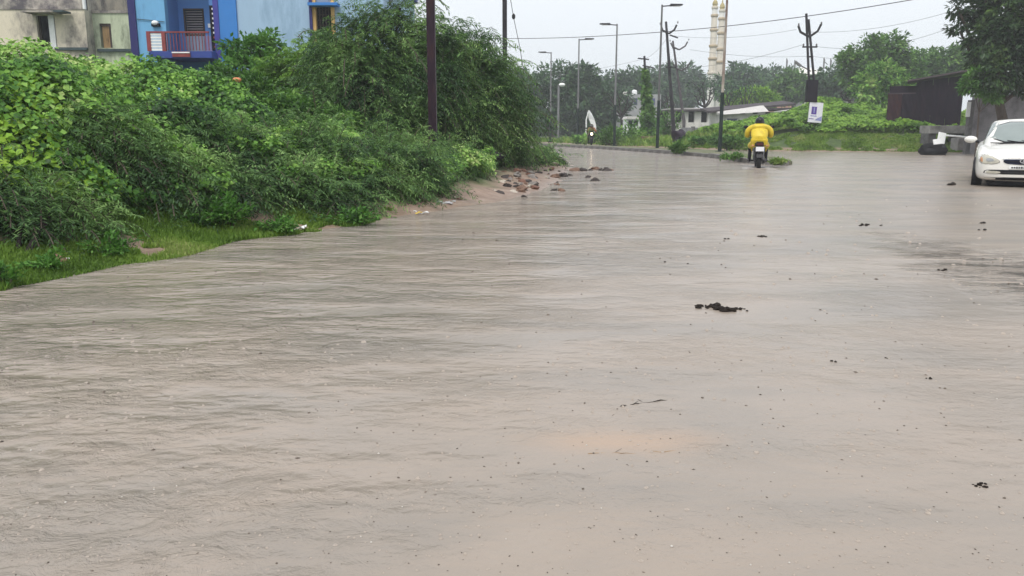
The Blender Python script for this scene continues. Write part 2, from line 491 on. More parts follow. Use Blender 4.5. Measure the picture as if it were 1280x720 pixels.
# raindrop craters and crowns on the near water
def splashes():
    """small crowns and dimples where drops strike, and dark specks that paint dimple shading"""
    V, F, V2, F2 = [], [], [], []
    for i in range(2000):
        py = 232 + 488 * rng.random() ** 0.75
        px = rng.uniform(-20, 1300)
        p = G(px, py)
        if p.x < -3.2 + (p.y - 5.7) * .47 and p.y > 4: continue
        far = min(1.6, max(.35, p.y / 5.0))
        big = rng.random() < .12
        r = rng.uniform(.0035, .0075) * (1.6 if big else 1.0) * far
        if rng.random() < .66 and (p.y < 4.2 or p.x > .25 * p.y - .3):
            k = len(V); n = 8; hgt = r * rng.uniform(.5, 1.3)
            for rad, z in [(r * 1.7, .0004), (r * .8, hgt), (r * .35, hgt * .4)]:
                for j in range(n):
                    a = 6.2832 * j / n; q = 1 + rng.uniform(-.25, .25)
                    V.append((p.x + rad * q * math.cos(a), p.y + rad * q * math.sin(a), z * q))
            for ring in range(2):
                for j in range(n):
                    j2 = (j + 1) % n; a0, a1 = k + ring * n + j, k + ring * n + j2
                    F.extend([(a0, a1, a1 + n), (a0, a1 + n, a0 + n)])
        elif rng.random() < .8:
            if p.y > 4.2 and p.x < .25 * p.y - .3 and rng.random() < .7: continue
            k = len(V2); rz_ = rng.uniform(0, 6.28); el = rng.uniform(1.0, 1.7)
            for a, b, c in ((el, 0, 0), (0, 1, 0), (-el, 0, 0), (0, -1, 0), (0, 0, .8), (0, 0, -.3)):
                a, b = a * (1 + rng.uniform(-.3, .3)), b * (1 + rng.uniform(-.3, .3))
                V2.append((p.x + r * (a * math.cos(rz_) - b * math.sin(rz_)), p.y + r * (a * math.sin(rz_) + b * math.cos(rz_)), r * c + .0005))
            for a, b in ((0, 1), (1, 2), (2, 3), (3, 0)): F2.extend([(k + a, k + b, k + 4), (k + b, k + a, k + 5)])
    o = np_mesh('raindrop_splashes', np.array(V), np.array(F), M('splash_water', (0.34, 0.29, 0.245), 0.15, 0.1, 20, 0))
    tag(o, 'tiny raindrop splashes dimpling the brown water', 'splashes', kind='stuff')
    o = np_mesh('dimple_shade_specks', np.array(V2), np.array(F2), M('dimple_shade_tone', (0.13, 0.105, 0.085), 0.7, 0.6, 3, 0))  # dark specks put the shading of raindrop dimples into colour
    tag(o, 'tiny dark specks painting the shading of raindrop dimples on the brown water', 'specks', kind='stuff')
splashes()

# ------------------------------------------------------------------ median with kerb stones
kerb_m = M('kerb_concrete', (0.20, 0.19, 0.18), 0.8, 0.4, 3, 0.4, dirt=(0.06, 0.055, 0.05), dirt_amt=0.6)
med_m = M('median_soil', (0.20, 0.17, 0.13), 0.9, 0.35, 3, 0.5, dirt=(0.07, 0.10, 0.03), dirt_amt=0.8, dirt_scale=1.2)
near_e = [G(x, y, 0.0) for x, y in [(660, 181.2), (690, 183), (730, 185), (768, 187.3), (810, 190.3), (850, 193.3), (880, 196), (905, 199), (925, 202.5), (960, 206), (984, 207)]]
far_e = [G(x, y, 0.0) for x, y in [(660, 179.6), (690, 181), (768, 184.6), (822, 186.7), (880, 189), (920, 192.5), (955, 197.5), (985, 203), (990, 205.5)]]
med_xy = [(p.x, p.y) for p in near_e] + [(p.x, p.y) for p in reversed(far_e)]
mb = MB(); mb.prism([(x, y, -0.1) for x, y in med_xy], (0, 0, 0.21))
median = tag(mb.build('median', med_m), 'low earth median strip with kerb between the two carriageways', 'median', kind='structure')
def kerb_line(pts, closed_far=False):
    acc = []
    for a, b in zip(pts[:-1], pts[1:]):
        L = (b - a).length; nn = max(1, round(L / 1.0))
        for i in range(nn):
            p, q = a.lerp(b, i / nn), a.lerp(b, (i + 1) / nn)
            acc.append((p, q))
    return acc
me_k = None
for p, q in kerb_line(near_e):
    L = (q - p).length; ang = math.atan2((q - p).y, (q - p).x)
    if me_k is None:
        m0 = MB().box((0, 0, 0), (1.0, 0.2, 0.30)); k0 = m0.build('kerb_stone', kerb_m, median, bevel=0.02); me_k = k0.data
        ks = k0
    else:
        ks = bpy.data.objects.new('kerb_stone', me_k); C.objects.link(ks); ks.parent = median
    ks.location = ((p + q) / 2 + Vector((0, 0, 0.015 + random.uniform(-0.02, 0.015)))); ks.rotation_euler = (random.uniform(-.03, .03), random.uniform(-.02, .02), ang)
    ks.scale = (L * 0.985, 1, 1)
# ================================================================== houses behind the left bank
cream_m = M('cream_plaster', (0.62, 0.56, 0.44), 0.9, 0.12, 2.0, 0.25, dirt=(0.16, 0.145, 0.14), dirt_amt=0.5, dirt_scale=1.0, stretch=(1, 1, 0.6))
stain_m = M('stained_plaster', (0.42, 0.38, 0.33), 0.9, 0.35, 2.5, 0.3, dirt=(0.10, 0.09, 0.10), dirt_amt=0.75, dirt_scale=1.7)
green_m = M('pale_green_plaster', (0.46, 0.50, 0.36), 0.9, 0.14, 2.2, 0.2, dirt=(0.2, 0.22, 0.16), dirt_amt=0.45, stretch=(1.5, 1.5, .5))
band_m = M('dark_band', (0.05, 0.07, 0.075), 0.8, 0.3, 4, 0.2)
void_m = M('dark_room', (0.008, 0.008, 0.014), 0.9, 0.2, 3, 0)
white_m = M('white_paint', (0.74, 0.75, 0.74), 0.6, 0.1, 4, 0.1)
wood_m = M('weathered_wood', (0.34, 0.22, 0.11), 0.8, 0.4, 4, 0.4, stretch=(6, 6, 1), dirt=(0.1, 0.06, 0.03), dirt_amt=0.4)
dkwood_m = M('dark_wood', (0.05, 0.035, 0.03), 0.7, 0.3, 6, 0.2)
orange_m = M('ochre_paint', (0.62, 0.40, 0.15), 0.8, 0.15, 3, 0.1)
lblue_m = M('light_blue_paint', (0.15, 0.37, 0.60), 0.75, 0.08, 1.2, 0.1, dirt=(0.10, 0.24, 0.42), dirt_amt=0.25, stretch=(2, 2, .35))
mblue_m = M('mid_blue_paint', (0.085, 0.215, 0.50), 0.75, 0.07, 1.2, 0.1)
sblue_m = M('strong_blue_paint', (0.040, 0.185, 0.50), 0.7, 0.07, 1.2, 0.1)
purple_m = M('violet_paint', (0.050, 0.050, 0.26), 0.7, 0.1, 1.5, 0.1)
navy_m = M('navy_paint', (0.022, 0.022, 0.115), 0.7, 0.15, 1.5, 0.1)
pale_m = M('pale_blue_paint', (0.31, 0.44, 0.58), 0.8, 0.07, 0.8, 0.1, dirt=(0.22, 0.33, 0.45), dirt_amt=0.35, dirt_scale=0.9, stretch=(1.6, 1.6, .4))
slab_m = M('deep_blue_slab', (0.03, 0.055, 0.24), 0.7, 0.15, 2, 0.1)
red_m = M('dark_red_paint', (0.22, 0.045, 0.045), 0.6, 0.2, 3, 0.1)
greydoor_m = M('grey_door_paint', (0.20, 0.25, 0.33), 0.6, 0.12, 3, 0.1)

def house_axes(D, py=40):
    fx = lambda px: W(px, py, D).x
    fz = lambda y: W(300, y, D).z
    return fx, fz

# cream house --------------------------------------------------------
D0 = 29.0
fx, fz = house_axes(D0)
base_z = 0.1
ch = thing('cream_house', 'weathered cream house with dark stains and sunshade over its window, left corner', 'house', (fx(20), D0 + 3, base_z))
xa, xb, xc, xd = fx(-110), fx(47), fx(70), fx(108)
ztop, zw0, zw1 = fz(-42), fz(19), fz(61)
mb = MB()
mb.span((xa, D0, base_z), (xb, D0 + 0.25, fz(12)))
mb.span((xc, D0, base_z), (xd, D0 + 0.25, fz(12)))
mb.span((xb, D0, base_z), (xc, D0 + 0.25, zw1)); mb.span((xb, D0, zw0), (xc, D0 + 0.25, fz(12)))
mb.span((xa, D0 + 0.25, base_z), (xa + 0.25, D0 + 7, ztop)); mb.span((xd - 0.25, D0 + 0.25, base_z), (xd, D0 + 7, ztop))
mb.span((xa + 0.25, D0 + 6.75, base_z), (xd - 0.25, D0 + 7, ztop))
mb.build('wall', cream_m, ch)
MB().span((xa, D0 - 0.03, fz(12)), (xd, D0 + 0.25, ztop)).build('upper_wall', stain_m, ch)
MB().span((xa - .1, D0 - .1, ztop), (xd + .1, D0 + 7.1, ztop + .12)).build('roof', stain_m, ch)
MB().prism([(fx(42), D0 - 0.65, fz(16.5)), (fx(42), D0 + 0.0, fz(13)), (fx(42), D0 + 0.0, fz(18)), (fx(42), D0 - 0.65, fz(18.5))], (fx(80) - fx(42), 0, 0)).build('sunshade', stain_m, ch)
mb = MB(); mb.box((fx(84), D0 - .3, fz(16.5)), (0.45, 0.5, 0.06)); mb.build('sunshade_lip', band_m, ch)
win = MB().span((xb - .02, D0 + 0.20, zw1), (xc + .02, D0 + 0.24, zw0)).build('window', void_m, ch)
MB().span((xb, D0 + .1, zw1), (xb + .05, D0 + .19, zw0)).build('frame_side', dkwood_m, win)
MB().span((xc - .22, D0 - .02, zw1), (xc - .03, D0 + .19, zw0)).build('white_jamb', white_m, win)
MB().span((fx(62), D0 + .08, zw1), (fx(64), D0 + .18, zw0)).build('mullion', M('mauve_wood', (0.16, 0.13, 0.19), .7), win)
MB().span((fx(68), D0 - .1, fz(63)), (xd, D0 + 0.0, fz(59.5))).build('ledge', band_m, ch)
mb = MB(); mb.tube([(fx(110.5), D0 - .1, fz(12)), (fx(110.5), D0 - .1, ztop)], 0.06); mb.build('drain_pipe', white_m, ch)
# greenish annex
gx_ = thing('garden_annex', 'pale green plaster annex with a wooden shutter, between cream and blue houses', 'house', (fx(137), D0 + 2, base_z))
D1 = D0 + 0.5
xs0, xs1 = fx(116), fx(130.5)
zt = fz(14)
mb = MB()
mb.span((fx(108) + 0.003, D1, base_z), (xs0, D1 + .25, zt)); mb.span((xs1, D1, base_z), (fx(168), D1 + .25, zt))
mb.span((xs0, D1, base_z), (xs1, D1 + .25, fz(58))); mb.span((xs0, D1, fz(27)), (xs1, D1 + .25, zt))
mb.span((fx(168) - .25, D1 + .25, base_z), (fx(168), D1 + 5, zt)); mb.span((fx(108) + .003, D1 + 4.75, base_z), (fx(168) - .25, D1 + 5, zt))
mb.build('wall', green_m, gx_)
MB().span((fx(108) + .003, D1 - .04, zt), (fx(168) + .01, D1 + 5.05, zt + .1)).build('roof', stain_m, gx_)
sh = MB().span((xs0 + .05, D1 + .08, fz(58)), (xs1 - .08, D1 + .14, fz(30))).build('shutter', wood_m, gx_)
MB().span((xs0, D1 + .02, fz(30)), (xs1, D1 + .2, fz(27))).build('head_frame', dkwood_m, sh)
MB().span((xs1 - .08, D1 + .02, fz(58)), (xs1, D1 + .2, fz(30))).build('side_frame', dkwood_m, sh)
MB().span((fx(112), D1 - .1, fz(63)), (fx(168) - .02, D1, fz(59.5))).build('ledge', band_m, gx_)
MB().span((fx(157), D1 + 2, zt + .1), (fx(164), D1 + 2.3, zt + 2.4)).build('pillar', orange_m, gx_)

# blue house ---------------------------------------------------------
D2 = 28.0
fx, fz = house_axes(D2)
bh = thing('blue_house', 'bright blue two storey house with recessed balcony and slatted window', 'house', (fx(320), D2 + 4, base_z))
ztop = fz(-48)
X = {k: fx(k) for k in (163, 172, 208, 262, 275, 297, 480, 193, 270)}
dep = 9.0
mb = MB()
MB().span((X[163], D2 - .06, base_z), (X[172], D2 + .3, ztop)).build('corner_pilaster', navy_m, bh)
MB().span((X[172], D2, base_z), (X[208], D2 + .25, ztop)).build('wall', lblue_m, bh)
rec = 1.1
bay = MB()
bx0, bx1 = fx(217), fx(239.5)
bz0, bz1 = fz(39), fz(6.5)
xr = X[262] + .4
bay.span((X[208], D2 + rec, base_z), (bx0, D2 + rec + .2, ztop)); bay.span((bx1, D2 + rec, base_z), (xr, D2 + rec + .2, ztop))
bay.span((bx0, D2 + rec, base_z), (bx1, D2 + rec + .2, bz0)); bay.span((bx0, D2 + rec, bz1), (bx1, D2 + rec + .2, ztop))
bay.span((X[208] - .2, D2 + .25, base_z), (X[208], D2 + rec + .2, ztop))
bay.build('bay_wall', mblue_m, bh)
w = MB().span((bx0, D2 + rec + .13, bz0), (bx1, D2 + rec + .17, bz1)).build('window', void_m, bh)
fr = MB(); t = .05
fr.span((bx0 - t, D2 + rec - .03, bz0 - t), (bx0, D2 + rec + .1, bz1 + t)); fr.span((bx1, D2 + rec - .03, bz0 - t), (bx1 + t, D2 + rec + .1, bz1 + t))
fr.span((bx0, D2 + rec - .03, bz1), (bx1, D2 + rec + .1, bz1 + t)); fr.span((bx0, D2 + rec - .03, bz0 - t), (bx1, D2 + rec + .1, bz0))
fr.build('window_frame', dkwood_m, w)
slat_m = M('window_slat_paint', (0.30, 0.27, 0.27), 0.6, 0.15, 5, 0.1)
for i in range(10):
    z = bz0 + (bz1 - bz0) * (i + .5) / 10
    MB().box(((bx0 + bx1) / 2, D2 + rec + .06, z), (bx1 - bx0, .02, .035), rot=Matrix.Rotation(R(30), 3, 'X')).build('slat', slat_m, w)
MB().span((fx(217), D2 + rec - .05, fz(66)), (fx(240), D2 + rec - .005, fz(40.5))).build('lower_panel', greydoor_m, bh)
MB().span((fx(240.5), D2 + rec - .05, fz(66)), (fx(262), D2 + rec - .005, fz(40.5))).build('lower_panel', M('mauve_panel_paint', (0.20, 0.20, 0.36), .6, .1), bh)
# the narrow slotted recess on the right of the bay
sx0, sx1 = fx(259.5), fx(268.5)
slot = MB().span((sx0, D2 + .30, fz(62)), (sx1, D2 + .36, fz(5))).build('stair_slot', void_m, bh)
for i in range(9):
    z = fz(10 + i * 6)
    MB().box((sx1 - .06, D2 + .22, z), (.12, .1, .055)).build('step_block', white_m if i < 6 else red_m, slot)
MB().span((sx1, D2 - .05, base_z), (X[275] , D2 + .35, ztop)).build('violet_column', purple_m, bh)
MB().span((X[275], D2 - .02, base_z), (X[297], D2 + .3, ztop)).build('blue_column', sblue_m, bh)
mb = MB(); mb.span((sx0, D2 + .36, base_z), (sx1, D2 + .6, ztop)); mb.span((sx0, D2 + .30, fz(5)), (sx1, D2 + .36, ztop)); mb.build('slot_wall', mblue_m, bh)
# balcony
slab = MB().span((X[193], D2 - .55, fz(74)), (X[270], D2 + rec, fz(66))).build('balcony_slab', slab_m, bh)
MB().span((fx(222), D2 - .60, fz(73)), (fx(244), D2 - .56, fz(66.5))).build('plaque', red_m, slab)
MB().span((fx(222), D2 - .62, fz(68.5)), (fx(244), D2 - .605, fz(67))).build('plaque_stripe', white_m, slab)
rail = MB()
zr0, zr1 = fz(66), fz(41.5)
for px in (193.5, 212):
    rail.box((fx(px), D2 - .5, (zr0 + zr1) / 2), (.12, .1, zr1 - zr0))
rail.span((fx(193.5), D2 - .54, zr1 - .05), (fx(268), D2 - .47, zr1))
rl = rail.build('railing', red_m, bh)
for i in range(6):
    z = zr0 + (zr1 - zr0) * (i + .6) / 6.6
    MB().span((fx(195), D2 - .515, z - .035), (fx(211), D2 - .485, z + .035)).build('bar', white_m, rl)
for i in range(14):
    x = fx(216 + i * 3.9)
    MB().box((x, D2 - .5, (zr0 + zr1) / 2), (.022, .022, zr1 - zr0 - .06)).build('baluster', red_m, rl)
# flank with the framed stair window
mb = MB()
wx0, wx1, wz0, wz1 = fx(396), fx(415), fz(60), fz(8)
mb.span((X[297], D2 + .05, base_z), (wx0, D2 + .3, ztop)); mb.span((wx1, D2 + .05, base_z), (X[480], D2 + .3, ztop))
mb.span((wx0, D2 + .05, base_z), (wx1, D2 + .3, wz0)); mb.span((wx0, D2 + .05, wz1), (wx1, D2 + .3, ztop))
mb.span((X[480] - .25, D2 + .3, base_z), (X[480], D2 + dep, ztop)); mb.span((X[163], D2 + dep - .25, base_z), (X[480] - .25, D2 + dep, ztop))
mb.span((X[163], D2 + .3, base_z), (X[172], D2 + dep - .25, ztop))
mb.build('flank_wall', pale_m, bh)
MB().span((X[163] - .15, D2 - .15, ztop), (X[480] + .15, D2 + dep, ztop + .15)).build('roof', slab_m, bh)
w2 = MB().span((wx0, D2 + .18, wz0), (wx1, D2 + .24, wz1)).build('window', void_m, bh)
MB().span((fx(392), D2 - .05, fz(60)), (wx0, D2 + .2, fz(-30))).build('window_frame', orange_m, w2)
MB().span((wx1, D2 - .05, fz(60)), (fx(419), D2 + .2, fz(-30))).build('window_frame', orange_m, w2)
MB().span((fx(388.5), D2 - .12, fz(62)), (fx(392), D2 + .1, fz(-30))).build('navy_fin', navy_m, w2)
MB().span((fx(390), D2 - .45, fz(9)), (fx(426), D2 - .0, fz(5.5))).build('sunshade', sblue_m, w2)
MB().span((wx0, D2 + .03, fz(5)), (wx1, D2 + .05, fz(-30))).build('panel', greydoor_m, w2)
for i in range(4):
    x = wx0 + (wx1 - wx0) * (i + 1) / 5
    MB().box((x, D2 + .1, (wz0 + wz1) / 2), (.03, .03, wz1 - wz0)).build('grille_bar', dkwood_m, w2)
for i in range(8):
    z = wz0 + (wz1 - wz0) * (i + .5) / 8
    MB().box(((wx0 + wx1) / 2, D2 + .13, z), (wx1 - wx0, .02, .025)).build('grille_bar', dkwood_m, w2)
lm = MB().ball((fx(196), D2 - .08, fz(29)), (.12, .1, .08)).build('wall_lamp', white_m, bh)
MB().box((fx(196.5), D2 - .06, fz(31.5)), (.26, .12, .10)).build('lamp_base', void_m, lm)
MB().box((fx(250), D2 + rec - .03, fz(27)), (.2, .05, .13)).build('meter_plate', white_m, bh)
mb = MB(); mb.tube([(fx(173), D2 - .03, fz(24)), (fx(190), D2 - .03, fz(25.5)), (fx(207), D2 - .03, fz(27.5))], .012, 5); mb.build('cable', band_m, bh)

# ================================================================== right-hand side: shed, yard wall, roadside clutter
def corr_panel(x0, x1, y, z0, z1, pitch=.076, depth=.02, slope=0.0):
    """corrugated sheet facing -y; returns MB with real ribs"""
    mb = MB(); n = max(4, int((x1 - x0) / pitch)) * 2
    front = []; 
    for i in range(n + 1):
        x = x0 + (x1 - x0) * i / n
        front.append((x, y - (depth if i % 2 else 0)))
    vs = [(x, yy, z0) for x, yy in front] + [(x, yy, z1 + slope * (x - x0)) for x, yy in front] + [(x, yy + .012, z0) for x, yy in front] + [(x, yy + .012, z1 + slope * (x - x0)) for x, yy in front]
    k = n + 1; fs = []
    for i in range(n):
        fs += [(i, i + 1, k + i + 1, k + i), (2 * k + i + 1, 2 * k + i, 3 * k + i, 3 * k + i + 1), (k + i, k + i + 1, 3 * k + i + 1, 3 * k + i), (i + 1, i, 2 * k + i, 2 * k + i + 1)]
    fs += [(0, k, 3 * k, 2 * k), (k - 1, 3 * k - 1, 4 * k - 1, 2 * k - 1)]
    mb._add(vs, fs)
    return mb
rust_m = M('rusty_sheet', (0.034, 0.016, 0.022), 0.65, 0.35, 2.0, 0.2, metal=0.0, dirt=(0.055, 0.022, 0.018), dirt_amt=0.5, dirt_scale=2.5, stretch=(2, 2, .6))
darkrust_m = M('dark_sheet', (0.013, 0.009, 0.017), 0.6, 0.3, 2.0, 0.2, dirt=(0.022, 0.012, 0.018), dirt_amt=0.4, stretch=(2, 2, .6))
roofs_m = M('shed_roof_sheet', (0.07, 0.055, 0.06), 0.6, 0.3, 2, 0.2)
conc_m = M('grey_concrete', (0.27, 0.26, 0.245), 0.85, 0.25, 2.5, 0.35, dirt=(0.11, 0.105, 0.10), dirt_amt=0.5, dirt_scale=1.5)
dconc_m = M('dark_concrete', (0.13, 0.125, 0.125), 0.85, 0.3, 2.5, 0.35, dirt=(0.05, 0.05, 0.05), dirt_amt=0.5)
DS = 45.0
fx, fz = house_axes(DS, 140)
sd_ = thing('tin_shed', 'dark rusty sheet metal shed with sloping roof on a raised plinth', 'shed', (fx(1175), DS + 1.2, 0.2))
x0, x1, x2 = fx(1121), fx(1158), fx(1214)
pl = MB().span((fx(1126), DS + .1, 0.0), (x2, DS + 3, fz(166))).build('plinth', dconc_m, sd_)
n_pan = 2
for i in range(n_pan):
    a = x0 + (x1 - x0) * i / n_pan; b = x0 + (x1 - x0) * (i + 1) / n_pan
    corr_panel(a, b - .02, DS + (.0 if i == 0 else -.03), fz(166 - (0 if i == 0 else -4)), fz(116.5)).build('wall_panel', rust_m if i == 0 else darkrust_m, sd_)
for i in range(3):
    a = x1 + (x2 - x1) * i / 3; b = x1 + (x2 - x1) * (i + 1) / 3
    corr_panel(a, b - .02, DS - .05 * (i % 2), fz(170), fz(101) + (a - x1) * 0.11, slope=.11).build('wall_panel', darkrust_m, sd_)
MB().span((x0, DS + .05, fz(166)), (x0 + .05, DS + 2.6, fz(116.5))).build('side_panel', rust_m, sd_)
MB().span((x1, DS + .05, fz(116)), (x1 + .05, DS + 2.8, fz(103))).build('side_panel', darkrust_m, sd_)
MB().span((x2 - .05, DS + .05, fz(166)), (x2, DS + 2.8, fz(98))).build('side_panel', darkrust_m, sd_)
MB().span((x0, DS + 2.6, fz(166)), (x2, DS + 2.65, fz(104))).build('back_panel', darkrust_m, sd_)
MB().span((x0 - .05, DS - .05, fz(116.5)), (x1, DS + 2.65, fz(115))).build('low_roof', roofs_m, sd_)
a = Vector((fx(1144), DS - .5, fz(101.5))); b = Vector((fx(1222), DS - .5, fz(89.5)))
MB().prism([a, b, b + Vector((0, 0, .09)), a + Vector((0, 0, .09))], (0, 3.6, 0)).build('roof', roofs_m, sd_)
for px in (1157, 1186, 1213):
    MB().span((fx(px) - .05, DS - .16, fz(166)), (fx(px) + .05, DS - .08, fz(102) + max(0, (fx(px) - x1)) * .11)).build('post', darkrust_m, sd_)
sd_.rotation_euler = (0, 0, R(-26)); sd_.scale = (.90, .8, 1)
# concrete platform and block before the shed
DP = 41.6
fx, fz = house_axes(DP, 160)
MBp = MB().span((fx(1163), DP, fz(167)), (fx(1208), DP + 1.1, fz(157)))
cp = thing('concrete_platform', 'grey concrete platform slab in front of the tin shed', 'platform', (fx(1185), DP + .5, 0))
MBp.build('slab', conc_m, cp, bevel=.03)
for px in (1168, 1203):
    MB().span((fx(px) - .2, DP + .15, -.05), (fx(px) + .2, DP + .9, fz(167))).build('support', dconc_m, cp)
o = MB().span((fx(1182), DP - 1.3, -.1), (fx(1211), DP - .6, fz(172.5))).build('concrete_block', conc_m, org=(fx(1196), DP - .9, 0), bevel=.04)
o.data.transform(Matrix.Translation(-Vector((0, 0, 0)))); tag(o, 'pale concrete block at the water edge beside the white car', 'block')
# white plastic sack on black bags
DQ = 37.0
fx, fz = house_axes(DQ, 175)
def lump(name, c, r, mat, seed, label, cat, n=14, m=10, rough=.25, group=None):
    """a bulging, creased body: bag, stone, bundle"""
    rs = np.random.default_rng(seed)
    ph = rs.uniform(0, 6.28, 8); fr = rs.uniform(1.5, 5.5, (8, 3)); am = rs.uniform(.3, 1, 8)
    mb = MB().ball((0, 0, 0), 1.0, n, m)
    for i, v in enumerate(mb.v):
        d = sum(a * math.sin(f[0] * v.x + f[1] * v.y + f[2] * v.z + p) for a, f, p in zip(am, fr, ph)) / 4.0
        v2 = v * (1 + rough * d)
        mb.v[i] = Vector(c) + Vector((v2.x * r[0], v2.y * r[1], v2.z * r[2]))
    o = mb.build(name, mat, org=c, smooth=True)
    if label: tag(o, label, cat, group)
    return o
blackbag_m = M('black_plastic', (0.010, 0.010, 0.012), 0.5, 0.3, 6, 0.4)
lump('black_bag', (fx(1168), DQ, .22), (.62, .45, .34), blackbag_m, 3, 'black plastic bag heaped at the water edge below the white panel', 'bag')
pan = thing('scrap_sheet', 'bent white plastic panel propped on black bags by the shed', 'panel', (fx(1171), DQ - .2, .4))
mb = MB(); mb.box((fx(1173), DQ - .25, fz(172.5)), (.34, .05, .50), rot=Matrix.Rotation(R(12), 3, 'Y') @ Matrix.Rotation(R(-14), 3, 'X')); mb.build('upright_sheet', white_m, pan, bevel=.01)
MB().box((fx(1168), DQ - .32, fz(177)), (.42, .05, .24), rot=Matrix.Rotation(R(-6), 3, 'Y') @ Matrix.Rotation(R(-20), 3, 'X')).build('lower_sheet', white_m, pan, bevel=.01)
mb = MB(); mb.tube([(fx(1178.5), DQ - .2, fz(169.3)), (fx(1195), DQ - .22, fz(170.5)), (fx(1214), DQ - .25, fz(172.8))], .045, 8)
tag(mb.build('white_pipe', white_m, org=(fx(1195), DQ - .2, fz(170.5)), smooth=True), 'white plastic pipe resting between the white panel and concrete block', 'pipe')
# yard wall
DW = 38.8
fx, fz = house_axes(DW, 150)
yw = thing('yard_wall', 'plain grey plastered yard wall behind the white car', 'wall', (fx(1250), DW, 0))
MB().span((fx(1216), DW, -.05), (fx(1420), DW + .25, fz(121))).build('masonry', M('grey_plaster', (0.23, 0.22, 0.225), 0.9, 0.2, 1.5, 0.3, dirt=(0.10, 0.09, 0.10), dirt_amt=0.5, dirt_scale=.9), yw)
MB().span((fx(1215), DW - .05, fz(121)), (fx(1421), DW + .3, fz(119))).build('coping', dconc_m, yw)
MB().span((fx(1206), DW - .06, fz(146)), (fx(1211), DW - .02, fz(127.5))).build('white_sheet', white_m, yw)
MB().span((fx(1211), DW - .02, -.05), (fx(1216), DW + .25, fz(125))).build('end_pier', dconc_m, yw)

# ================================================================== the far side of the junction
fwhite_m = M('far_white_wall', (0.60, 0.58, 0.55), 0.85, 0.12, 1.2, 0.1, dirt=(0.36, 0.34, 0.32), dirt_amt=0.35, dirt_scale=.8)
fgrey_m = M('far_grey_wall', (0.22, 0.22, 0.23), 0.9, 0.2, 1.2, 0.1, dirt=(.12, .12, .13), dirt_amt=.5)
fbrick_m = M('far_brick', (0.25, 0.125, 0.10), 0.9, 0.3, 4, 0.3)
droof_m = M('far_dark_roof', (0.055, 0.045, 0.05), 0.8, 0.3, 2, 0.2)
wroof_m = M('far_white_roof', (0.48, 0.46, 0.44), 0.7, 0.1, 2, 0.1)
bluewin_m = M('blue_window', (0.05, 0.06, 0.16), 0.5, 0.2, 3, 0.1)
peach_m = M('far_peach_wall', (0.52, 0.30, 0.25), 0.85, 0.15, 1, 0.1)
def block(t, fx, fz, D, a, b, y0, y1, depth, mat, name='wall', z0=None):
    return MB().span((fx(a), D, 0.0 if z0 is None else z0), (fx(b), D + depth, fz(y1))).build(name, mat, t)
# long low arcade
DA = 78.0; fx, fz = house_axes(DA, 145)
la = thing('long_low_building', 'long low white building with dark verandah openings and flat roof', 'building', (fx(905), DA + 3, 0))
block(la, fx, fz, DA, 835, 1000, 0, 153, 6, fwhite_m, 'parapet_wall')
block(la, fx, fz, DA + 1.6, 836, 999, 0, 139.5, 4, void_m, 'verandah', z0=fz(153))
for px in range(840, 1000, 16):
    MB().span((fx(px) - .28, DA, fz(153)), (fx(px + 3) + .12, DA + .4, fz(139.5))).build('column', fwhite_m, la)
p0, p1 = Vector((fx(832), DA - .5, fz(139.5))), Vector((fx(1003), DA - .5, fz(137)))
MB().prism([p0, p1, p1 + Vector((0, 0, .18)), p0 + Vector((0, 0, .18))], (0, 7, 0)).build('roof', droof_m, la)
MB().span((fx(838), DA + .2, fz(137.6)), (fx(960), DA + 5, fz(135))).build('roof_edge', wroof_m, la)
# small white house with sheet roof
DB = 64.0; fx, fz = house_axes(DB, 150)
wh = thing('white_hut', 'small white hut with pale sheet roof and one blue window', 'hut', (fx(942), DB + 2, 0))
block(wh, fx, fz, DB, 902, 966, 0, 142.5, 4, fwhite_m)
block(wh, fx, fz, DB + .6, 966.2, 992, 0, 146, 3, M('hut_grey_wall', (.42, .39, .36), .9, .2, 1.5), 'side_wall')
p0, p1 = Vector((fx(900), DB - .5, fz(143.5))), Vector((fx(958), DB - .5, fz(139.5)))
MB().prism([p0, p1, p1 + Vector((0, 1.5, .5)), p0 + Vector((0, 1.5, .25))], (0, 3, 0.05)).build('roof', wroof_m, wh)
p0, p1 = Vector((fx(890), DB + 1.2, fz(141))), Vector((fx(1000), DB + 1.2, fz(131)))
MB().prism([p0, p1, p1 + Vector((0, 0, .16)), p0 + Vector((0, 0, .16))], (0, 3, .3)).build('dark_roof', droof_m, wh)
ww = MB().span((fx(909), DB - .03, fz(161)), (fx(921), DB + .02, fz(149))).build('window', bluewin_m, wh)
MB().span((fx(908.3), DB - .05, fz(149)), (fx(921.7), DB + .02, fz(148))).build('lintel', fgrey_m, ww)
for i in range(3):
    x = fx(909) + (fx(921) - fx(909)) * (i + 1) / 4
    MB().box((x, DB - .05, fz(155)), (.03, .03, fz(149) - fz(161))).build('grille_bar', void_m, ww)
# another low white roof to the right of it
fx, fz = house_axes(70, 150)
wr = thing('white_roofed_store', 'low store with white sheet roof behind the pole with the poster', 'store', (fx(1010), 72, 0))
block(wr, fx, fz, 70, 990, 1042, 0, 143, 4, fgrey_m)
p0, p1 = Vector((fx(988), 69.5, fz(143))), Vector((fx(1046), 69.5, fz(135)))
MB().prism([p0, p1, p1 + Vector((0, 0, .35)), p0 + Vector((0, 0, .35))], (0, 5, 0)).build('roof', wroof_m, wr)
fx, fz = house_axes(78, 130)
br = thing('white_plastered_shed', 'broken white plastered shed behind the green heap', 'shed', (fx(1080), 80, 0))
block(br, fx, fz, 78, 1064, 1098, 0, 126, 4, fwhite_m)
MB().span((fx(1063), 77.8, fz(126)), (fx(1099), 82.2, fz(124))).build('roof', fgrey_m, br)
MB().span((fx(1082), 77.93, fz(135)), (fx(1086), 77.99, fz(128))).build('window', void_m, br)
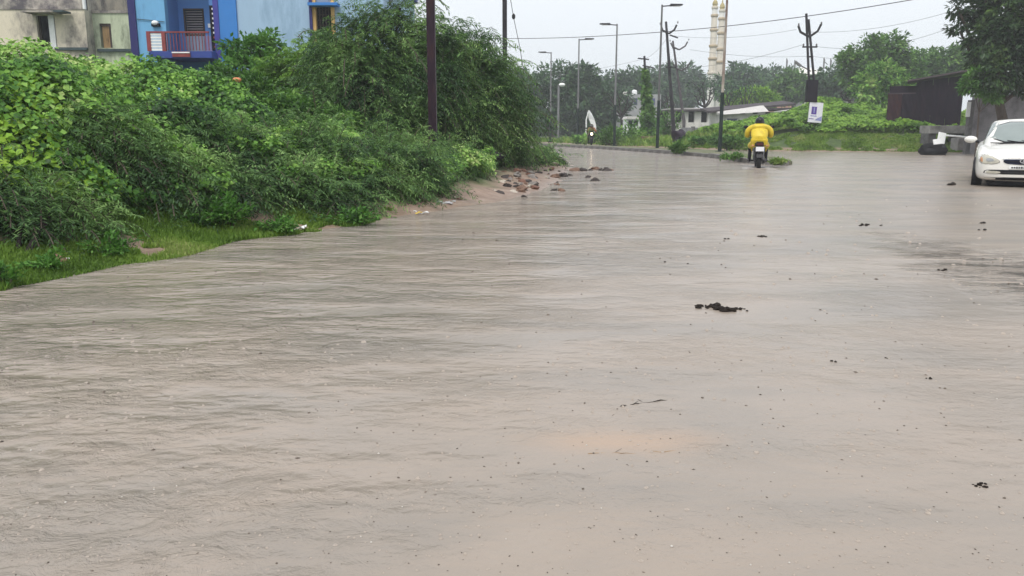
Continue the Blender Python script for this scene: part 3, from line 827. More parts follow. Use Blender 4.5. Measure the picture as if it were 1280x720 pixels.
# far pale block with roof tank, small white cabin
DC = 105.0; fx, fz = house_axes(DC, 130)
pb = thing('pale_apartment_block', 'pale grey far block with a white roof tank behind bare tree', 'building', (fx(800), DC + 4, 0))
block(pb, fx, fz, DC, 776, 826, 0, 118, 8, M('far_pale_wall', (.30, .30, .31), .9, .12, 1))
MB().lathe([(.34, 0), (.34, .55), (.24, .68), (.08, .72)], (fx(797), DC + 3, fz(118)), 12).build('roof_tank', white_m, pb)
MB().span((fx(779), DC + 1, fz(118)), (fx(785), DC + 3, fz(114))).build('stair_head', fwhite_m, pb)
for px in (782, 792, 803, 814):
    MB().span((fx(px), DC - .04, fz(131)), (fx(px + 4.5), DC + .02, fz(123))).build('window', bluewin_m, pb)
DD = 76.0; fx, fz = house_axes(DD, 152)
cb = thing('white_cabin', 'tiny white cabin with two dark windows behind the low hedge', 'cabin', (fx(791), DD + 1, 0))
block(cb, fx, fz, DD, 783, 801, 0, 149, 2.4, white_m)
MB().prism([(fx(782), DD - .3, fz(149)), (fx(802), DD - .3, fz(149)), (fx(800), DD - .3, fz(145.5)), (fx(784), DD - .3, fz(145.5))], (0, 3, 0)).build('roof', wroof_m, cb)
for px in (785.5, 792.5):
    MB().span((fx(px), DD - .05, fz(157)), (fx(px + 4.8), DD + .02, fz(150.5))).build('window', void_m, cb)
# walls by the verge
DE = 57.0; fx, fz = house_axes(DE, 172)
lw = thing('low_brick_wall', 'low brown brick wall on the verge beyond the median', 'wall', (fx(826), DE, 0))
MB().span((fx(803), DE, 0), (fx(850), DE + .25, fz(171.5))).build('masonry', fbrick_m, lw)
MB().span((fx(802), DE - .04, fz(171.5)), (fx(851), DE + .29, fz(170.5))).build('coping', M('brown_coping', (.2, .12, .1), .9, .3, 3), lw)
DF = 60.0; fx, fz = house_axes(DF, 168)
gw = thing('grey_compound_wall', 'dark grey compound wall in panels in front of the long building', 'wall', (fx(876), DF, 0))
for a, b in ((852, 866), (866.5, 880), (880.5, 900)):
    MB().span((fx(a), DF, 0), (fx(b), DF + .15, fz(159.5 if a < 880 else 158.5))).build('panel', fgrey_m, gw)
for a in (866.2, 880.2, 900):
    MB().span((fx(a) - .12, DF - .08, 0), (fx(a) + .12, DF + .2, fz(158))).build('post', dconc_m, gw)
# peach far house
fx, fz = house_axes(120, 120)
ph_ = thing('peach_house', 'far peach and grey house above the white hut roof', 'house', (fx(975), 123, 0))
block(ph_, fx, fz, 120, 962, 992, 0, 121, 6, peach_m)
block(ph_, fx, fz, 120.5, 992.1, 1006, 0, 126, 6, fgrey_m, 'annex_wall')
MB().span((fx(961), 119.7, fz(121)), (fx(993), 126.2, fz(119.6))).build('roof', fgrey_m, ph_)
MB().span((fx(970), 121, fz(119.6)), (fx(982), 124, fz(113))).build('stair_head', peach_m, ph_)
for px in (965, 975, 984):
    MB().span((fx(px), 119.95, fz(131)), (fx(px + 4), 120.02, fz(124))).build('window', void_m, ph_)

# minarets ----------------------------------------------------------
min_m = M('minaret_stone', (0.62, 0.56, 0.47), 0.8, 0.1, .6, 0.1, dirt=(.42, .36, .30), dirt_amt=.3, dirt_scale=.5)
minw_m = M('minaret_white', (0.68, 0.66, 0.62), 0.8, 0.08, .6, 0.1)
minb_m = M('minaret_band', (0.46, 0.36, 0.24), 0.8, 0.15, 1, 0.1)
cap_m = M('minaret_cap', (0.34, 0.27, 0.10), 0.5, 0.2, 2, 0.1)
def minaret(px, D, top_py, label):
    c = W(px, 100, D); fzz = lambda y: W(px, y, D).z
    t = thing('minaret', label, 'minaret', (c.x, D, 0))
    k = D / 150.0
    k *= .72
    segs = [(163, 92, 1.0, minw_m), (92, 74, .95, min_m), (74, 58, .9, min_m), (58, 38, .85, min_m), (38, 20, .78, min_m), (20, 10, .7, minw_m)]
    sh_ = top_py
    for a, b, r, mm in segs:
        za, zb = fzz(a + sh_), fzz(b + sh_)
        if a == 163: za = 0
        rr = r * k
        MB().lathe([(rr, za), (rr * .96, zb - .35 * k)], (c.x, D, 0), 8).build('shaft', mm, t)
        MB().lathe([(rr * .98, zb - .30 * k), (rr * 1.18, zb - .12 * k), (rr * 1.24, zb + .05 * k), (rr * 1.24, zb + .35 * k), (rr * 1.05, zb + .4 * k)], (c.x, D, 0), 12).build('gallery', minb_m if mm is min_m else min_m, t)
    zc = fzz(10 + sh_)
    MB().lathe([(.6 * k, zc + .3), (.6 * k, zc + .8 * k), (.72 * k, zc + .9 * k), (.55 * k, zc + 1.5 * k), (.2 * k, zc + 2.0 * k), (.05 * k, zc + 3.0 * k)], (c.x, D, 0), 12).build('cap', cap_m, t)
minaret(889.5, 150, 0, 'tall pale minaret with ringed galleries, the nearer of the pair')
minaret(898.5, 158, 4, 'pale minaret partly hidden behind the lamp pole, the farther of the pair')
# domed shrine with finials
c = W(1001, 110, 165)
dm = thing('domed_shrine', 'far pale dome with thin finials above the treetops', 'shrine', (c.x, 165, 0))
MB().lathe([(6.2, 0), (6.2, c.z + .5)], (c.x, 165, 0), 20).build('drum', minw_m, dm)
zz = c.z + .5
MB().lathe([(5.6 * math.cos(a), zz + 3.4 * math.sin(a)) for a in [i * math.pi / 16 for i in range(8)]] + [(.3, zz + 3.45)], (c.x, 165, 0), 20).build('dome', minw_m, dm, smooth=True)
for px, py in ((983.5, 73), (993.5, 75), (1030, 72), (1038.5, 73)):
    q = W(px, py, 165)
    MB().tube([(q.x, 165, 0.5), (q.x, 165, q.z)], .10, 6).build('finial_pole', dconc_m, dm)
    MB().prism([(q.x, 165, q.z), (q.x + .3, 165, q.z - .4), (q.x + .22, 165, q.z - 2.0), (q.x, 165, q.z - 2)], (0, .08, 0)).build('pennant', fgrey_m, dm)

# ================================================================== poles, lamps, wires
rustpole_m = M('rusty_steel', (0.022, 0.012, 0.020), 0.6, 0.4, 3, 0.2, dirt=(0.045, 0.022, 0.02), dirt_amt=0.4, stretch=(3, 3, .8))
galv_m = M('galvanised_steel', (0.17, 0.17, 0.175), 0.5, 0.15, 3, 0.1, metal=0.3)
lamp_dark_m = M('dark_green_paint', (0.016, 0.026, 0.024), 0.5, 0.3, 4, 0.1)
steel_m = M('dark_steel', (0.030, 0.028, 0.032), 0.55, 0.3, 4, 0.1)
# near I-beam pole
p = W(541, 150, 14.6)
ip = thing('iron_pole', 'thick dark rusty iron beam pole in front of the feathery trees', 'pole', (p.x, p.y, Hs(p.x, p.y) - .1))
za, zb = ip.location.z, 7.6
MB().span((p.x - .072, p.y - .075, za), (p.x + .072, p.y - .062, zb)).build('flange', rustpole_m, ip)
MB().span((p.x - .072, p.y + .062, za), (p.x + .072, p.y + .075, zb)).build('flange', rustpole_m, ip)
MB().span((p.x - .006, p.y - .0615, za), (p.x + .006, p.y + .0615, zb)).build('web', rustpole_m, ip)
MB().span((p.x + .0725, p.y - .07, za), (p.x + .078, p.y - .05, zb)).build('edge_strip', galv_m, ip)
MB().span((p.x - .6, p.y - .05, zb - .4), (p.x + .6, p.y + .05, zb - .3)).build('cross_arm', rustpole_m, ip)
p = W(631, 100, 27.0)
ip = thing('iron_pole', 'slim dark iron pole rising behind the right end of the feathery trees', 'pole', (p.x, p.y, Hs(p.x, p.y) - .1))
mb = MB(); mb.tube([(p.x, p.y, ip.location.z), (p.x, p.y, 8.6)], .075, 10); mb.build('shaft', steel_m, ip, smooth=True)
MB().span((p.x - .5, p.y - .04, 8.2), (p.x + .5, p.y + .04, 8.28)).build('cross_arm', steel_m, ip)

def street_lamp(px, D, side, label, split=.34, hgt=7.75):
    p = W(px, 170, D)
    t = thing('street_lamp', label, 'lamp', (p.x, p.y, .08), group='street lamps along the median')
    z1 = .1 + hgt
    MB().tube([(p.x, p.y, .05), (p.x, p.y, .1 + hgt * split)], [.095, .088], 10).build('lower_shaft', lamp_dark_m, t, smooth=True)
    MB().tube([(p.x, p.y, .1 + hgt * split), (p.x, p.y, z1)], [.070, .048], 10).build('upper_shaft', galv_m if D > 50 else M('grey_paint_%d' % D, (.10, .10, .10), .5, .2, 3), t, smooth=True)
    MB().box((p.x, p.y, .1), (.36, .36, .06)).build('base_plate', lamp_dark_m, t)
    arm = MB().tube([(p.x, p.y, z1 - .08), (p.x + side * .55, p.y, z1 - .04)], .035, 8).build('arm', steel_m, t)
    hd = MB().prism([(p.x + side * .45, p.y - .13, z1 - .08), (p.x + side * 1.12, p.y - .10, z1 - .03), (p.x + side * 1.12, p.y - .10, z1 + .03), (p.x + side * .45, p.y - .13, z1 + .04)], (0, .25, 0)).build('lamp_head', steel_m, t)
    MB().span((p.x + side * .62, p.y - .09, z1 - .085), (p.x + side * 1.0, p.y + .09, z1 - .068)).build('lens', white_m, hd)
    return t
street_lamp(822, 46.0, 1, 'grey street lamp with arm to the right, standing beside the forked power pole')
street_lamp(768, 54.0, -1, 'street lamp with arm to the left above the low verge hedge')
street_lamp(722, 62.6, 1, 'street lamp with arm to the right, just left of the white flag')
street_lamp(688, 73.0, -1, 'farthest street lamp, arm to the left against dark trees')
pl_ = street_lamp(900.5, 38.5, 1, 'nearest median lamp pole with dark green foot and pale rust patched shaft', split=.33, hgt=8.3)
for ch in pl_.children:
    if ch.name.startswith('upper_shaft'):
        ch.data.materials[0] = M('patched_paint', (.40, .37, .31), .7, .2, 1.5, .1, dirt=(.13, .075, .06), dirt_amt=.75, dirt_scale=.9, stretch=(1, 1, .6))
p = W(698, 140, 88)
fl = thing('far_pole', 'short pale far pole between the two left street lamps', 'pole', (p.x, p.y, 0))
MB().tube([(p.x, p.y, 0), (p.x, p.y, W(696, 106, 88).z)], .12, 8).build('shaft', galv_m, fl)
MB().ball((p.x + .35, p.y, W(696, 106, 88).z), (.35, .25, .2)).build('lamp_globe', white_m, fl)

def fork(mb, c, half, up, r=.05):
    c = Vector(c)
    mb.tube([c + Vector((-half * 1.02, 0, up)), c + Vector((-half * .80, 0, up * .42)), c + Vector((-half * .08, 0, 0)), c + Vector((half * .08, 0, 0)), c + Vector((half * .72, 0, up * .5)), c + Vector((half * .98, 0, up * 1.15))], r, 6)
    return mb
def insul(mb, c): return mb.lathe([(.035, 0), (.06, .03), (.035, .07), (.055, .10), (.02, .15)], c, 8)
# pole with box and poster
DPp = 46.0
top, bot = W(1009, 17, DPp), W(1019, 173, DPp)
up_ = thing('power_pole', 'forked twin leg power pole with black box and white poster', 'power pole', (bot.x, bot.y, Hs(bot.x, bot.y)))
bz = Hs(bot.x, bot.y) - .1
ax = (bot - top).normalized()
def on(py, dx=0.0, dy=0.0):
    k = (py - 17) / (173 - 17); q = top.lerp(bot, k); return Vector((q.x + dx, q.y + dy, q.z))
for s in (-1, 1):
    MB().tube([on(17 if s < 0 else 24, s * .05), on(120, s * .17), Vector((bot.x + s * .22, bot.y, bz))], [.075, .075, .07], 6).build('leg', steel_m, up_)
for py in (70, 95, 132, 158, 166):
    MB().box(on(py, 0, 0), (.36, .06, .07)).build('brace', steel_m, up_)
f = fork(MB(), on(45, 0, -.08), .62, .55, .065).build('fork_arm', steel_m, up_)
for s in (-1, 1):
    q = on(45, s * .62, -.08) + Vector((0, 0, .55 if s < 0 else .62)); insul(MB(), q).build('insulator', dconc_m, f)
ca = MB().box(on(58, 0, -.08), (.82, .07, .08)).build('cross_arm', steel_m, up_)
for s in (-1, 1): insul(MB(), on(58, s * .36, -.08) + Vector((0, 0, .03))).build('insulator', dconc_m, ca)
lp = MB().tube([on(88), on(84, -.35, -.1), on(80, -.7, -.15)], .03, 6).build('lamp_arm', steel_m, up_)
MB().box(on(79, -.75, -.15), (.42, .14, .12), rot=Matrix.Rotation(R(35), 3, 'Y')).build('lamp_head', galv_m, lp)
bxo = MB().box(on(113, -.12, -.22), (.62, .25, 1.2)).build('switch_box', M('black_box_paint', (.010, .010, .014), .5, .2, 3), up_, bevel=.02)
MB().box(on(113, -.12, -.36), (.52, .02, 1.08)).build('box_door', M('black_door_paint', (.016, .014, .02), .45, .2, 3), bxo)
pc = on(140, 0.0, -.30)
po = thing('poster', 'white poster with purple square tied to the power pole', 'poster', (pc.x, pc.y, pc.z), local=True)
paper_m = M('poster_paper', (.66, .66, .70), .7, .12, 3, .1); print_m = M('purple_print', (.09, .05, .26), .7, .2, 4, 0)
blue_pr = M('blue_print', (.24, .26, .48), .7, .25, 6, 0)
MB().box((0, 0, 0), (.80, .02, 1.1)).build('sheet', paper_m, po)
pr = MB().box((-.10, -.014, .10), (.30, .008, .42)).build('purple_square', print_m, po)
MB().box((-.10, -.020, .12), (.07, .004, .30)).build('purple_mark', blue_pr, pr)
MB().prism([(-.02, -.012, -.42), (.38, -.012, -.46), (.38, -.012, -.18), (.15, -.012, -.30)], (0, -.004, 0)).build('blue_print', blue_pr, po)
MB().box((-.10, -.014, -.2), (.36, .006, .05)).build('blue_print', blue_pr, po)
MB().box((-.22, -.014, -.36), (.28, .006, .04)).build('blue_print', print_m, po)
po.rotation_euler = (R(-3), R(4), R(6))
# two forked poles left of the minarets
def forked_pole(t0, b0, D, forks, crosses, label, mat, r=.15):
    top, bot = W(*t0, D), W(*b0, D)
    t = thing('power_pole', label, 'power pole', (bot.x, bot.y, 0))
    bot2 = Vector((bot.x, bot.y, 0))
    MB().tube([top, bot, bot2 + Vector((0, 0, -.1))], [r * .55, r, r], 8).build('shaft', mat, t)
    for (px, py, half, up) in forks:
        q = W(px, py, D); q.y -= .12
        f = fork(MB(), q, half * .9, up * .85, .07).build('fork_arm', mat, t)
        for s in (-1, 1): insul(MB(), q + Vector((s * half, 0, up * (1 if s < 0 else 1.15)))).build('insulator', dconc_m, f)
    for (x0, y0, x1, y1) in crosses:
        a, b = W(x0, y0, D), W(x1, y1, D); a.y -= .1; b.y -= .1
        MB().tube([a, b], .05, 6).build('cross_arm', mat, t)
    return t
forked_pole((832.5, 27), (842, 160), 60, [(835.5, 42, .62, .6)], [(837, 44, 847, 47.5), (832, 84, 845, 84)], 'dark forked power pole right beside the grey street lamp', steel_m)
forked_pole((841, 51), (855, 152), 76, [(848.5, 62, .85, .7), (851.5, 88, .85, .7)], [(840, 60, 850, 62)], 'thin leaning power pole with two forked arms behind the other', M('weathered_pole', (.07, .06, .065), .8, .3, 2))
ivp = forked_pole((805.5, 70), (809.5, 170), 63, [], [(797, 73, 811, 74.5), (803, 82, 817, 85)], 'power pole wrapped in green creeper up to its cross arms', steel_m)

def wire(pts, r, label, sag=0.0, n=14):
    a = [Vector(p) for p in pts]
    out = []
    for i in range(len(a) - 1):
        for k in range(n):
            t = k / n; q = a[i].lerp(a[i + 1], t); q.z -= sag * 4 * t * (1 - t); out.append(q)
    out.append(a[-1])
    o = MB().tube(out, r, 5).build('overhead_cable', steel_m, org=a[0])
    return tag(o, label, 'cable')
wire([W(560, 46, 70), W(800, 42, 56), W(1150, -2, 44), W(1330, -40, 40)], .022, 'thick twisted cable sweeping across the sky to the upper right', .22)
wire([W(1009, 40, 46), W(1190, 14, 40), W(1400, -20, 34)], .008, 'thin upper wire from the poster pole towards the right tree', .3)
wire([W(1020, 58, 46), W(1200, 30, 40), W(1420, 10, 34)], .008, 'thin lower wire from the poster pole towards the right tree', .5)
wire([W(660, 107, 75), W(806, 84, 63), W(1003, 56, 46)], .009, 'thin wire from the creeper clad pole to the poster pole', .5)
wire([W(640, 97, 75), W(804, 74, 63), W(836, 44, 60), W(995, 37, 46)], .008, 'faint wire linking the tops of the power poles', .3)
wire([W(862, 62, 76), W(1012, 70, 80), W(1200, 80, 90)], .012, 'faint level wire behind the minarets', .3)
hw = wire([W(637, -8, 26.5), W(642, 22, 26.5), W(650, 60, 26.5), W(655, 92, 26.5)], .010, 'loose thin wire hanging beside the slim iron pole', 0)
MB().lathe([(.03, 0), (.055, .05), (.055, .12), (.02, .17)], W(642, 24, 26.5), 8).build('joint', steel_m, hw)
# ================================================================== vegetation
creep_m = LEAF('creeper_leaf', [(0.020, 0.058, 0.015), (0.062, 0.165, 0.026), (0.150, 0.320, 0.045), (0.27, 0.46, 0.095), (0.44, 0.54, 0.20)], .28, .42)  # wide tint range: shaded hollows and leaf highlights put into colour
creep_y = LEAF('bright_creeper_leaf', [(0.06, 0.15, 0.015), (0.14, 0.29, 0.025), (0.24, 0.42, 0.04), (0.36, 0.52, 0.08)], .3, .45)
feath_m = LEAF('feathery_leaf', [(0.030, 0.066, 0.030), (0.074, 0.152, 0.052), (0.155, 0.280, 0.080), (0.28, 0.43, 0.14)], .35, .5)
feath_b = LEAF('feathery_bright_leaf', [(0.05, 0.10, 0.02), (0.10, 0.21, 0.03), (0.17, 0.32, 0.045), (0.26, 0.42, 0.08)], .35, .5)
broad_m = LEAF('broad_dark_leaf', [(0.014, 0.034, 0.014), (0.026, 0.058, 0.020), (0.05, 0.10, 0.030), (0.12, 0.19, 0.05)], .25, .4)
broad_b = LEAF('broad_mid_leaf', [(0.028, 0.072, 0.016), (0.06, 0.145, 0.028), (0.11, 0.235, 0.042), (0.20, 0.34, 0.07)], .28, .45)
far_m = LEAF('far_leaf', [(0.026, 0.056, 0.030), (0.045, 0.094, 0.045), (0.075, 0.150, 0.065), (0.12, 0.21, 0.085)], .25, .6)  # paler, bluer tints put distance haze into the leaf colour
grass_m = LEAF('grass_blade', [(0.07, 0.135, 0.022), (0.13, 0.235, 0.034), (0.20, 0.315, 0.052), (0.31, 0.35, 0.12)], .3, .5)
weed_m = LEAF('weed_leaf', [(0.03, 0.09, 0.015), (0.07, 0.19, 0.03), (0.12, 0.27, 0.05), (0.20, 0.36, 0.09)], .3, .45)
bark_m = M('bark', (0.075, 0.058, 0.045), 0.9, 0.4, 5, 0.5, stretch=(2, 2, .6))
dbark_m = M('dark_bark', (0.030, 0.024, 0.024), 0.9, 0.4, 5, 0.4)

def creeper(name, region, n, size, mat, label, thick=.38, lump_s=1.1, lump_h=.5, zmin=.2, up=.75):
    x0, x1, y0, y1 = region
    X = rng.uniform(x0, x1, n); Y = rng.uniform(y0, y1, n)
    Z = H(X, Y)
    keep = (Z > zmin) & (fbm(X, Y, .8, 2) > .22)
    X, Y, Z = X[keep], Y[keep], Z[keep]
    lum = fbm(X, Y, lump_s, 3) * lump_h + fbm(X, Y, lump_s * 3, 2) * .26
    dep = np.abs(rng.normal(0, .5, len(X)))
    e = .08
    sl = np.stack([-(H(X + e, Y) - H(X - e, Y)) / (2 * e) - (fbm(X + e, Y, lump_s, 3) - fbm(X - e, Y, lump_s, 3)) * lump_h / (2 * e),
                   -(H(X, Y + e) - H(X, Y - e)) / (2 * e) - (fbm(X, Y + e, lump_s, 3) - fbm(X, Y - e, lump_s, 3)) * lump_h / (2 * e),
                   np.ones(len(X))], 1)
    nrm = unit(sl)
    P = np.stack([X, Y, Z + lum], 1) - nrm * (dep * thick)[:, None]
    jitter = rnd_dirs(len(X))
    Nn = unit(nrm * 1.0 + jitter * .55 + np.array([0, -.1, .25]))
    D = unit(np.cross(Nn, rnd_dirs(len(X))) + np.array([0, -.25, -.35]))
    s = size * rng.uniform(.55, 1.25, len(X))
    V, F = leaf_tris(P, D, Nn, s, s * rng.uniform(.75, 1.0, len(X)), .12, .38)
    o = np_mesh(name, V, F, mat, None, (float(X.mean()), float(Y.mean()), 0))
    tag(o, label, 'creeper', kind='stuff')
    return o
creeper('creeper_cover', (-13.5, 0.2, 7.4, 17.5), 300000, .062, creep_m, 'dense broad leaved creeper smothering the left bank below the houses')
creeper('bright_creeper', (-7.2, -3.6, 6.7, 9.0), 20000, .075, creep_y, 'yellow green creeper hump at the left edge of the bank', zmin=.36, lump_h=.3)
creeper('far_creeper_cover', (9, 36, 42.5, 66), 130000, .19, LEAF('far_creeper_leaf', [(0.04, 0.10, 0.014), (0.10, 0.21, 0.022), (0.17, 0.32, 0.035), (0.27, 0.42, 0.07)], .28, .5), 'bright green creeper covering the heap beyond the junction', thick=.3, lump_s=.5, lump_h=.7, zmin=.85)

def twig_fronds(P0, D0, L, droop, n_p=13, pl=.10, pw=.018):
    """arching twigs carrying two rows of narrow pinnae"""
    n = len(P0)
    t = np.linspace(.12, 1, n_p)
    pos = P0[:, None, :] + D0[:, None, :] * (L[:, None] * t[None, :])[:, :, None]
    pos[:, :, 2] -= droop[:, None] * (t ** 2)[None, :]
    tan = D0[:, None, :] * L[:, None, None] + np.array([0, 0, -1.0]) * (2 * droop[:, None] * t[None, :])[:, :, None]
    tan = tan / np.linalg.norm(tan, axis=2, keepdims=True)
    side = np.cross(tan, np.array([0, 0, 1.0]) + rng.normal(0, .35, (n, 1, 3)))
    side = side / np.maximum(np.linalg.norm(side, axis=2, keepdims=True), 1e-6)
    Vs, Fs, k = [], [], 0
    for s in (-1, 1):
        d = (side * s * .85 + tan * .55 + np.array([0, 0, -.25])).reshape(-1, 3) + rng.normal(0, .18, (n * n_p, 3))
        p = pos.reshape(-1, 3)
        ll = pl * rng.uniform(.6, 1.2, len(p))
        V, F = leaf_tris(p, unit(d), unit(rnd_dirs(len(p)) * .5 + np.array([0, 0, 1.0])), ll, pw * rng.uniform(.7, 1.3, len(p)), .05, .5)
        Vs.append(V); Fs.append(F + k); k += len(V)
    return np.concatenate(Vs), np.concatenate(Fs), pos
def twig_stems(pos, r=.004):
    """thin three-sided stems following each frond"""
    n, m, _ = pos.shape
    pts = pos[:, ::3, :]; m = pts.shape[1]
    off = np.array([[1, 0, 0], [-.5, .86, 0], [-.5, -.86, .3]]) * r
    V = (pts[:, :, None, :] + off[None, None]).reshape(-1, 3)
    b = (np.arange(n)[:, None, None] * m + np.arange(m - 1)[None, :, None]) * 3
    F = []
    for j in range(3):
        j2 = (j + 1) % 3
        F.append(np.concatenate([b + j, b + j2, b + 3 + j2], 2).reshape(-1, 3)); F.append(np.concatenate([b + j, b + 3 + j2, b + 3 + j], 2).reshape(-1, 3))
    return V, np.concatenate(F)
def lobe_points(lobes, n, shell=.55):
    """points through the outer part of several ellipsoid lobes, with the outward direction"""
    w = np.array([l[3] ** 2 for l in lobes]); w = w / w.sum()
    k = rng.choice(len(lobes), n, p=w)
    c = np.array([l[:3] for l in lobes])[k]; r = np.array([l[3] for l in lobes])[k]
    d = rnd_dirs(n)
    rad = (shell + (1 - shell) * rng.random(n) ** .6) * (.8 + .4 * rng.random(n))
    P = c + d * (r * rad)[:, None] * np.array([1, 1, .85])
    return P, d
def feather_shrub(name, base, lobes, n_twig, label, cat='shrub', mat=None, L=.55, pl=.10, pw=.02, group=None, wild=0):
    base = Vector(base)
    t = thing(name, label, cat, base, group=group)
    nc = n_twig // 9
    Pc, dc = lobe_points(lobes, nc, .5)
    kk = rng.integers(0, nc, n_twig)
    P = Pc[kk] + rng.normal(0, .30 * L, (n_twig, 3)); d = unit(dc[kk] + rng.normal(0, .25, (n_twig, 3)))
    P[:, 2] = np.maximum(P[:, 2], np.maximum(.12, H(P[:, 0], P[:, 1]) + .1))
    D = unit(d * np.array([1, 1, .6]) + rng.normal(0, .45, (n_twig, 3)) + np.array([0, 0, .25]))
    LL = L * rng.uniform(.6, 1.4, n_twig)
    V, F, pos = twig_fronds(P, D, LL, LL * rng.uniform(.35, .9, n_twig), 12, pl, pw)
    Vs, Fs = [V], [F]
    if wild:                                          # long sprays arching out of the crown top
        k = wild; Pw, dw = lobe_points(lobes, k, .8)
        up = dw[:, 2] > -.1
        Pw, dw = Pw[up], dw[up]; k = len(Pw)
        Dw = unit(dw + np.array([.35, 0, .5]) + rng.normal(0, .3, (k, 3)))
        Lw = L * rng.uniform(1.8, 2.8, k)
        V2, F2, pos2 = twig_fronds(Pw, Dw, Lw, Lw * rng.uniform(.5, .9, k), 22, pl * .9, pw)
        F2 = F2 + len(V); Vs.append(V2); Fs.append(F2)
        S2, T2 = twig_stems(pos2, .010)
    np_mesh('crown', np.concatenate(Vs), np.concatenate(Fs), mat or feath_m, t)
    S, T = twig_stems(pos[::2], .006)
    if wild: T2 = T2 + len(S); S = np.concatenate([S, S2]); T = np.concatenate([T, T2])
    tag(np_mesh('twigs', S, T, bark_m, t), kind='stuff')
    for i, l in enumerate(lobes):
        c = Vector(l[:3]); e = c + Vector((random.uniform(-.3, .3), random.uniform(-.3, .3), l[3] * .4))
        mid = base.lerp(c, .5) + Vector((random.uniform(-.2, .2), random.uniform(-.2, .2), .15))
        MB().tube([base + Vector((random.uniform(-.12, .12), random.uniform(-.1, .1), -.1)), mid, c, e], [.055 * l[3] ** .5, .042 * l[3] ** .5, .028, .01], 6).build('limb', dbark_m, t)
    return t
def shrub_at(px, D, py, spec, n, label, **kw):
    """spec: lobes as (px, py, D, r)"""
    b = W(px, py, D); b.z = Hs(b.x, b.y)
    lobes = [(*W(*s[:3]), s[3]) for s in spec]
    return feather_shrub(kw.pop('name', 'feathery_shrub'), b, lobes, n, label, **kw)
GR = 'feathery shrubs along the left bank'
shrub_at(30, 6.5, 300, [(0, 272, 7.0, .36), (55, 282, 7.1, .34), (-40, 262, 7.0, .38), (90, 296, 7.2, .22)], 1200, 'dark feathery shrub at the left edge of the photo above the grass', L=.36, pl=.07, pw=.013, group=GR)
shrub_at(150, 7.9, 290, [(110, 240, 8.3, .40), (160, 250, 8.5, .38), (185, 275, 8.6, .26), (75, 245, 8.1, .30)], 1400, 'feathery shrub sprawling beside the yellow green hump', L=.40, pl=.075, pw=.014, group=GR)
shrub_at(260, 9.6, 260, [(225, 208, 10.0, .52), (275, 215, 10.2, .46), (190, 222, 9.7, .40), (300, 198, 10.4, .42), (235, 260, 8.9, .33), (205, 270, 8.6, .26), (266, 262, 9.0, .28), (300, 258, 9.3, .28), (180, 285, 8.2, .2)], 2900, 'feathery shrub with exposed crooked stems above the bright weed', L=.45, pl=.08, pw=.016, group=GR)
shrub_at(380, 10.8, 260, [(345, 212, 11.0, .52), (400, 220, 11.2, .52), (435, 232, 11.3, .42), (380, 188, 11.6, .42), (330, 245, 10.3, .36), (385, 254, 10.1, .32), (425, 256, 10.5, .28), (345, 262, 9.6, .26), (330, 240, 9.9, .3), (400, 264, 10.1, .22)], 3000, 'broad dark feathery shrub in the middle of the bank', L=.48, pl=.085, pw=.017, group=GR)
shrub_at(490, 12.0, 250, [(465, 220, 12.2, .46), (505, 226, 12.5, .44), (515, 210, 13.0, .32), (480, 198, 12.9, .38), (465, 246, 11.6, .34), (495, 240, 12.0, .28), (450, 260, 11.0, .24), (480, 256, 11.5, .2)], 2400, 'feathery shrub spilling towards the rubble below the iron pole', L=.48, pl=.085, pw=.017, group=GR)
shrub_at(560, 14.2, 225, [(550, 205, 14.6, .28), (570, 208, 15.0, .22), (530, 197, 14.6, .28)], 600, 'small feathery shrub at the foot of the iron pole', L=.45, pl=.085, pw=.018, group=GR)
shrub_at(650, 22.5, 203, [(620, 198, 23, .28), (655, 198, 23.5, .34), (685, 200, 24.5, .22)], 600, 'low feathery shrub trailing over the rubble edge', L=.5, pl=.12, pw=.03, group=GR)
shrub_at(470, 17.5, 190, [(408, 112, 17.6, .42), (436, 80, 17.8, .50), (478, 66, 18.0, .55), (515, 100, 18.2, .72), (462, 118, 17.4, .62), (432, 142, 17.0, .36), (545, 66, 18.6, .40), (505, 145, 17.8, .48), (490, 26, 18.2, .26), (460, 44, 18.0, .24), (515, 48, 18.4, .3), (540, 120, 18.0, .5), (420, 60, 17.8, .22), (500, 10, 18.3, .12)], 3700,
         'big dark feathery thorn tree behind the iron pole', cat='tree', name='thorn_tree', L=.60, pl=.12, pw=.026, wild=260, group='feathery thorn trees')
shrub_at(610, 20.0, 200, [(570, 88, 19.6, .52), (596, 108, 20.0, .60), (606, 140, 20.6, .60), (566, 142, 19.2, .62), (626, 162, 21.2, .46), (592, 168, 19.8, .52), (638, 180, 22.0, .34), (555, 182, 18.8, .42), (562, 48, 19.4, .26), (590, 66, 19.8, .26), (618, 98, 20.4, .22), (632, 130, 21, .22), (612, 186, 20.5, .36)], 3700,
         'wide feathery thorn tree drooping over the rubble, right end of the thicket', cat='tree', name='thorn_tree', L=.66, pl=.13, pw=.028, wild=300, group='feathery thorn trees')
shrub_at(330, 21, 120, [(380, 92, 20, .48), (362, 112, 19.5, .45), (408, 75, 19.8, .42), (388, 120, 19, .38)], 1500, 'yellow green feathery tree in front of the pale blue wall', cat='tree', name='thorn_tree', mat=feath_b, L=.55, pl=.13, pw=.032, group='feathery thorn trees')

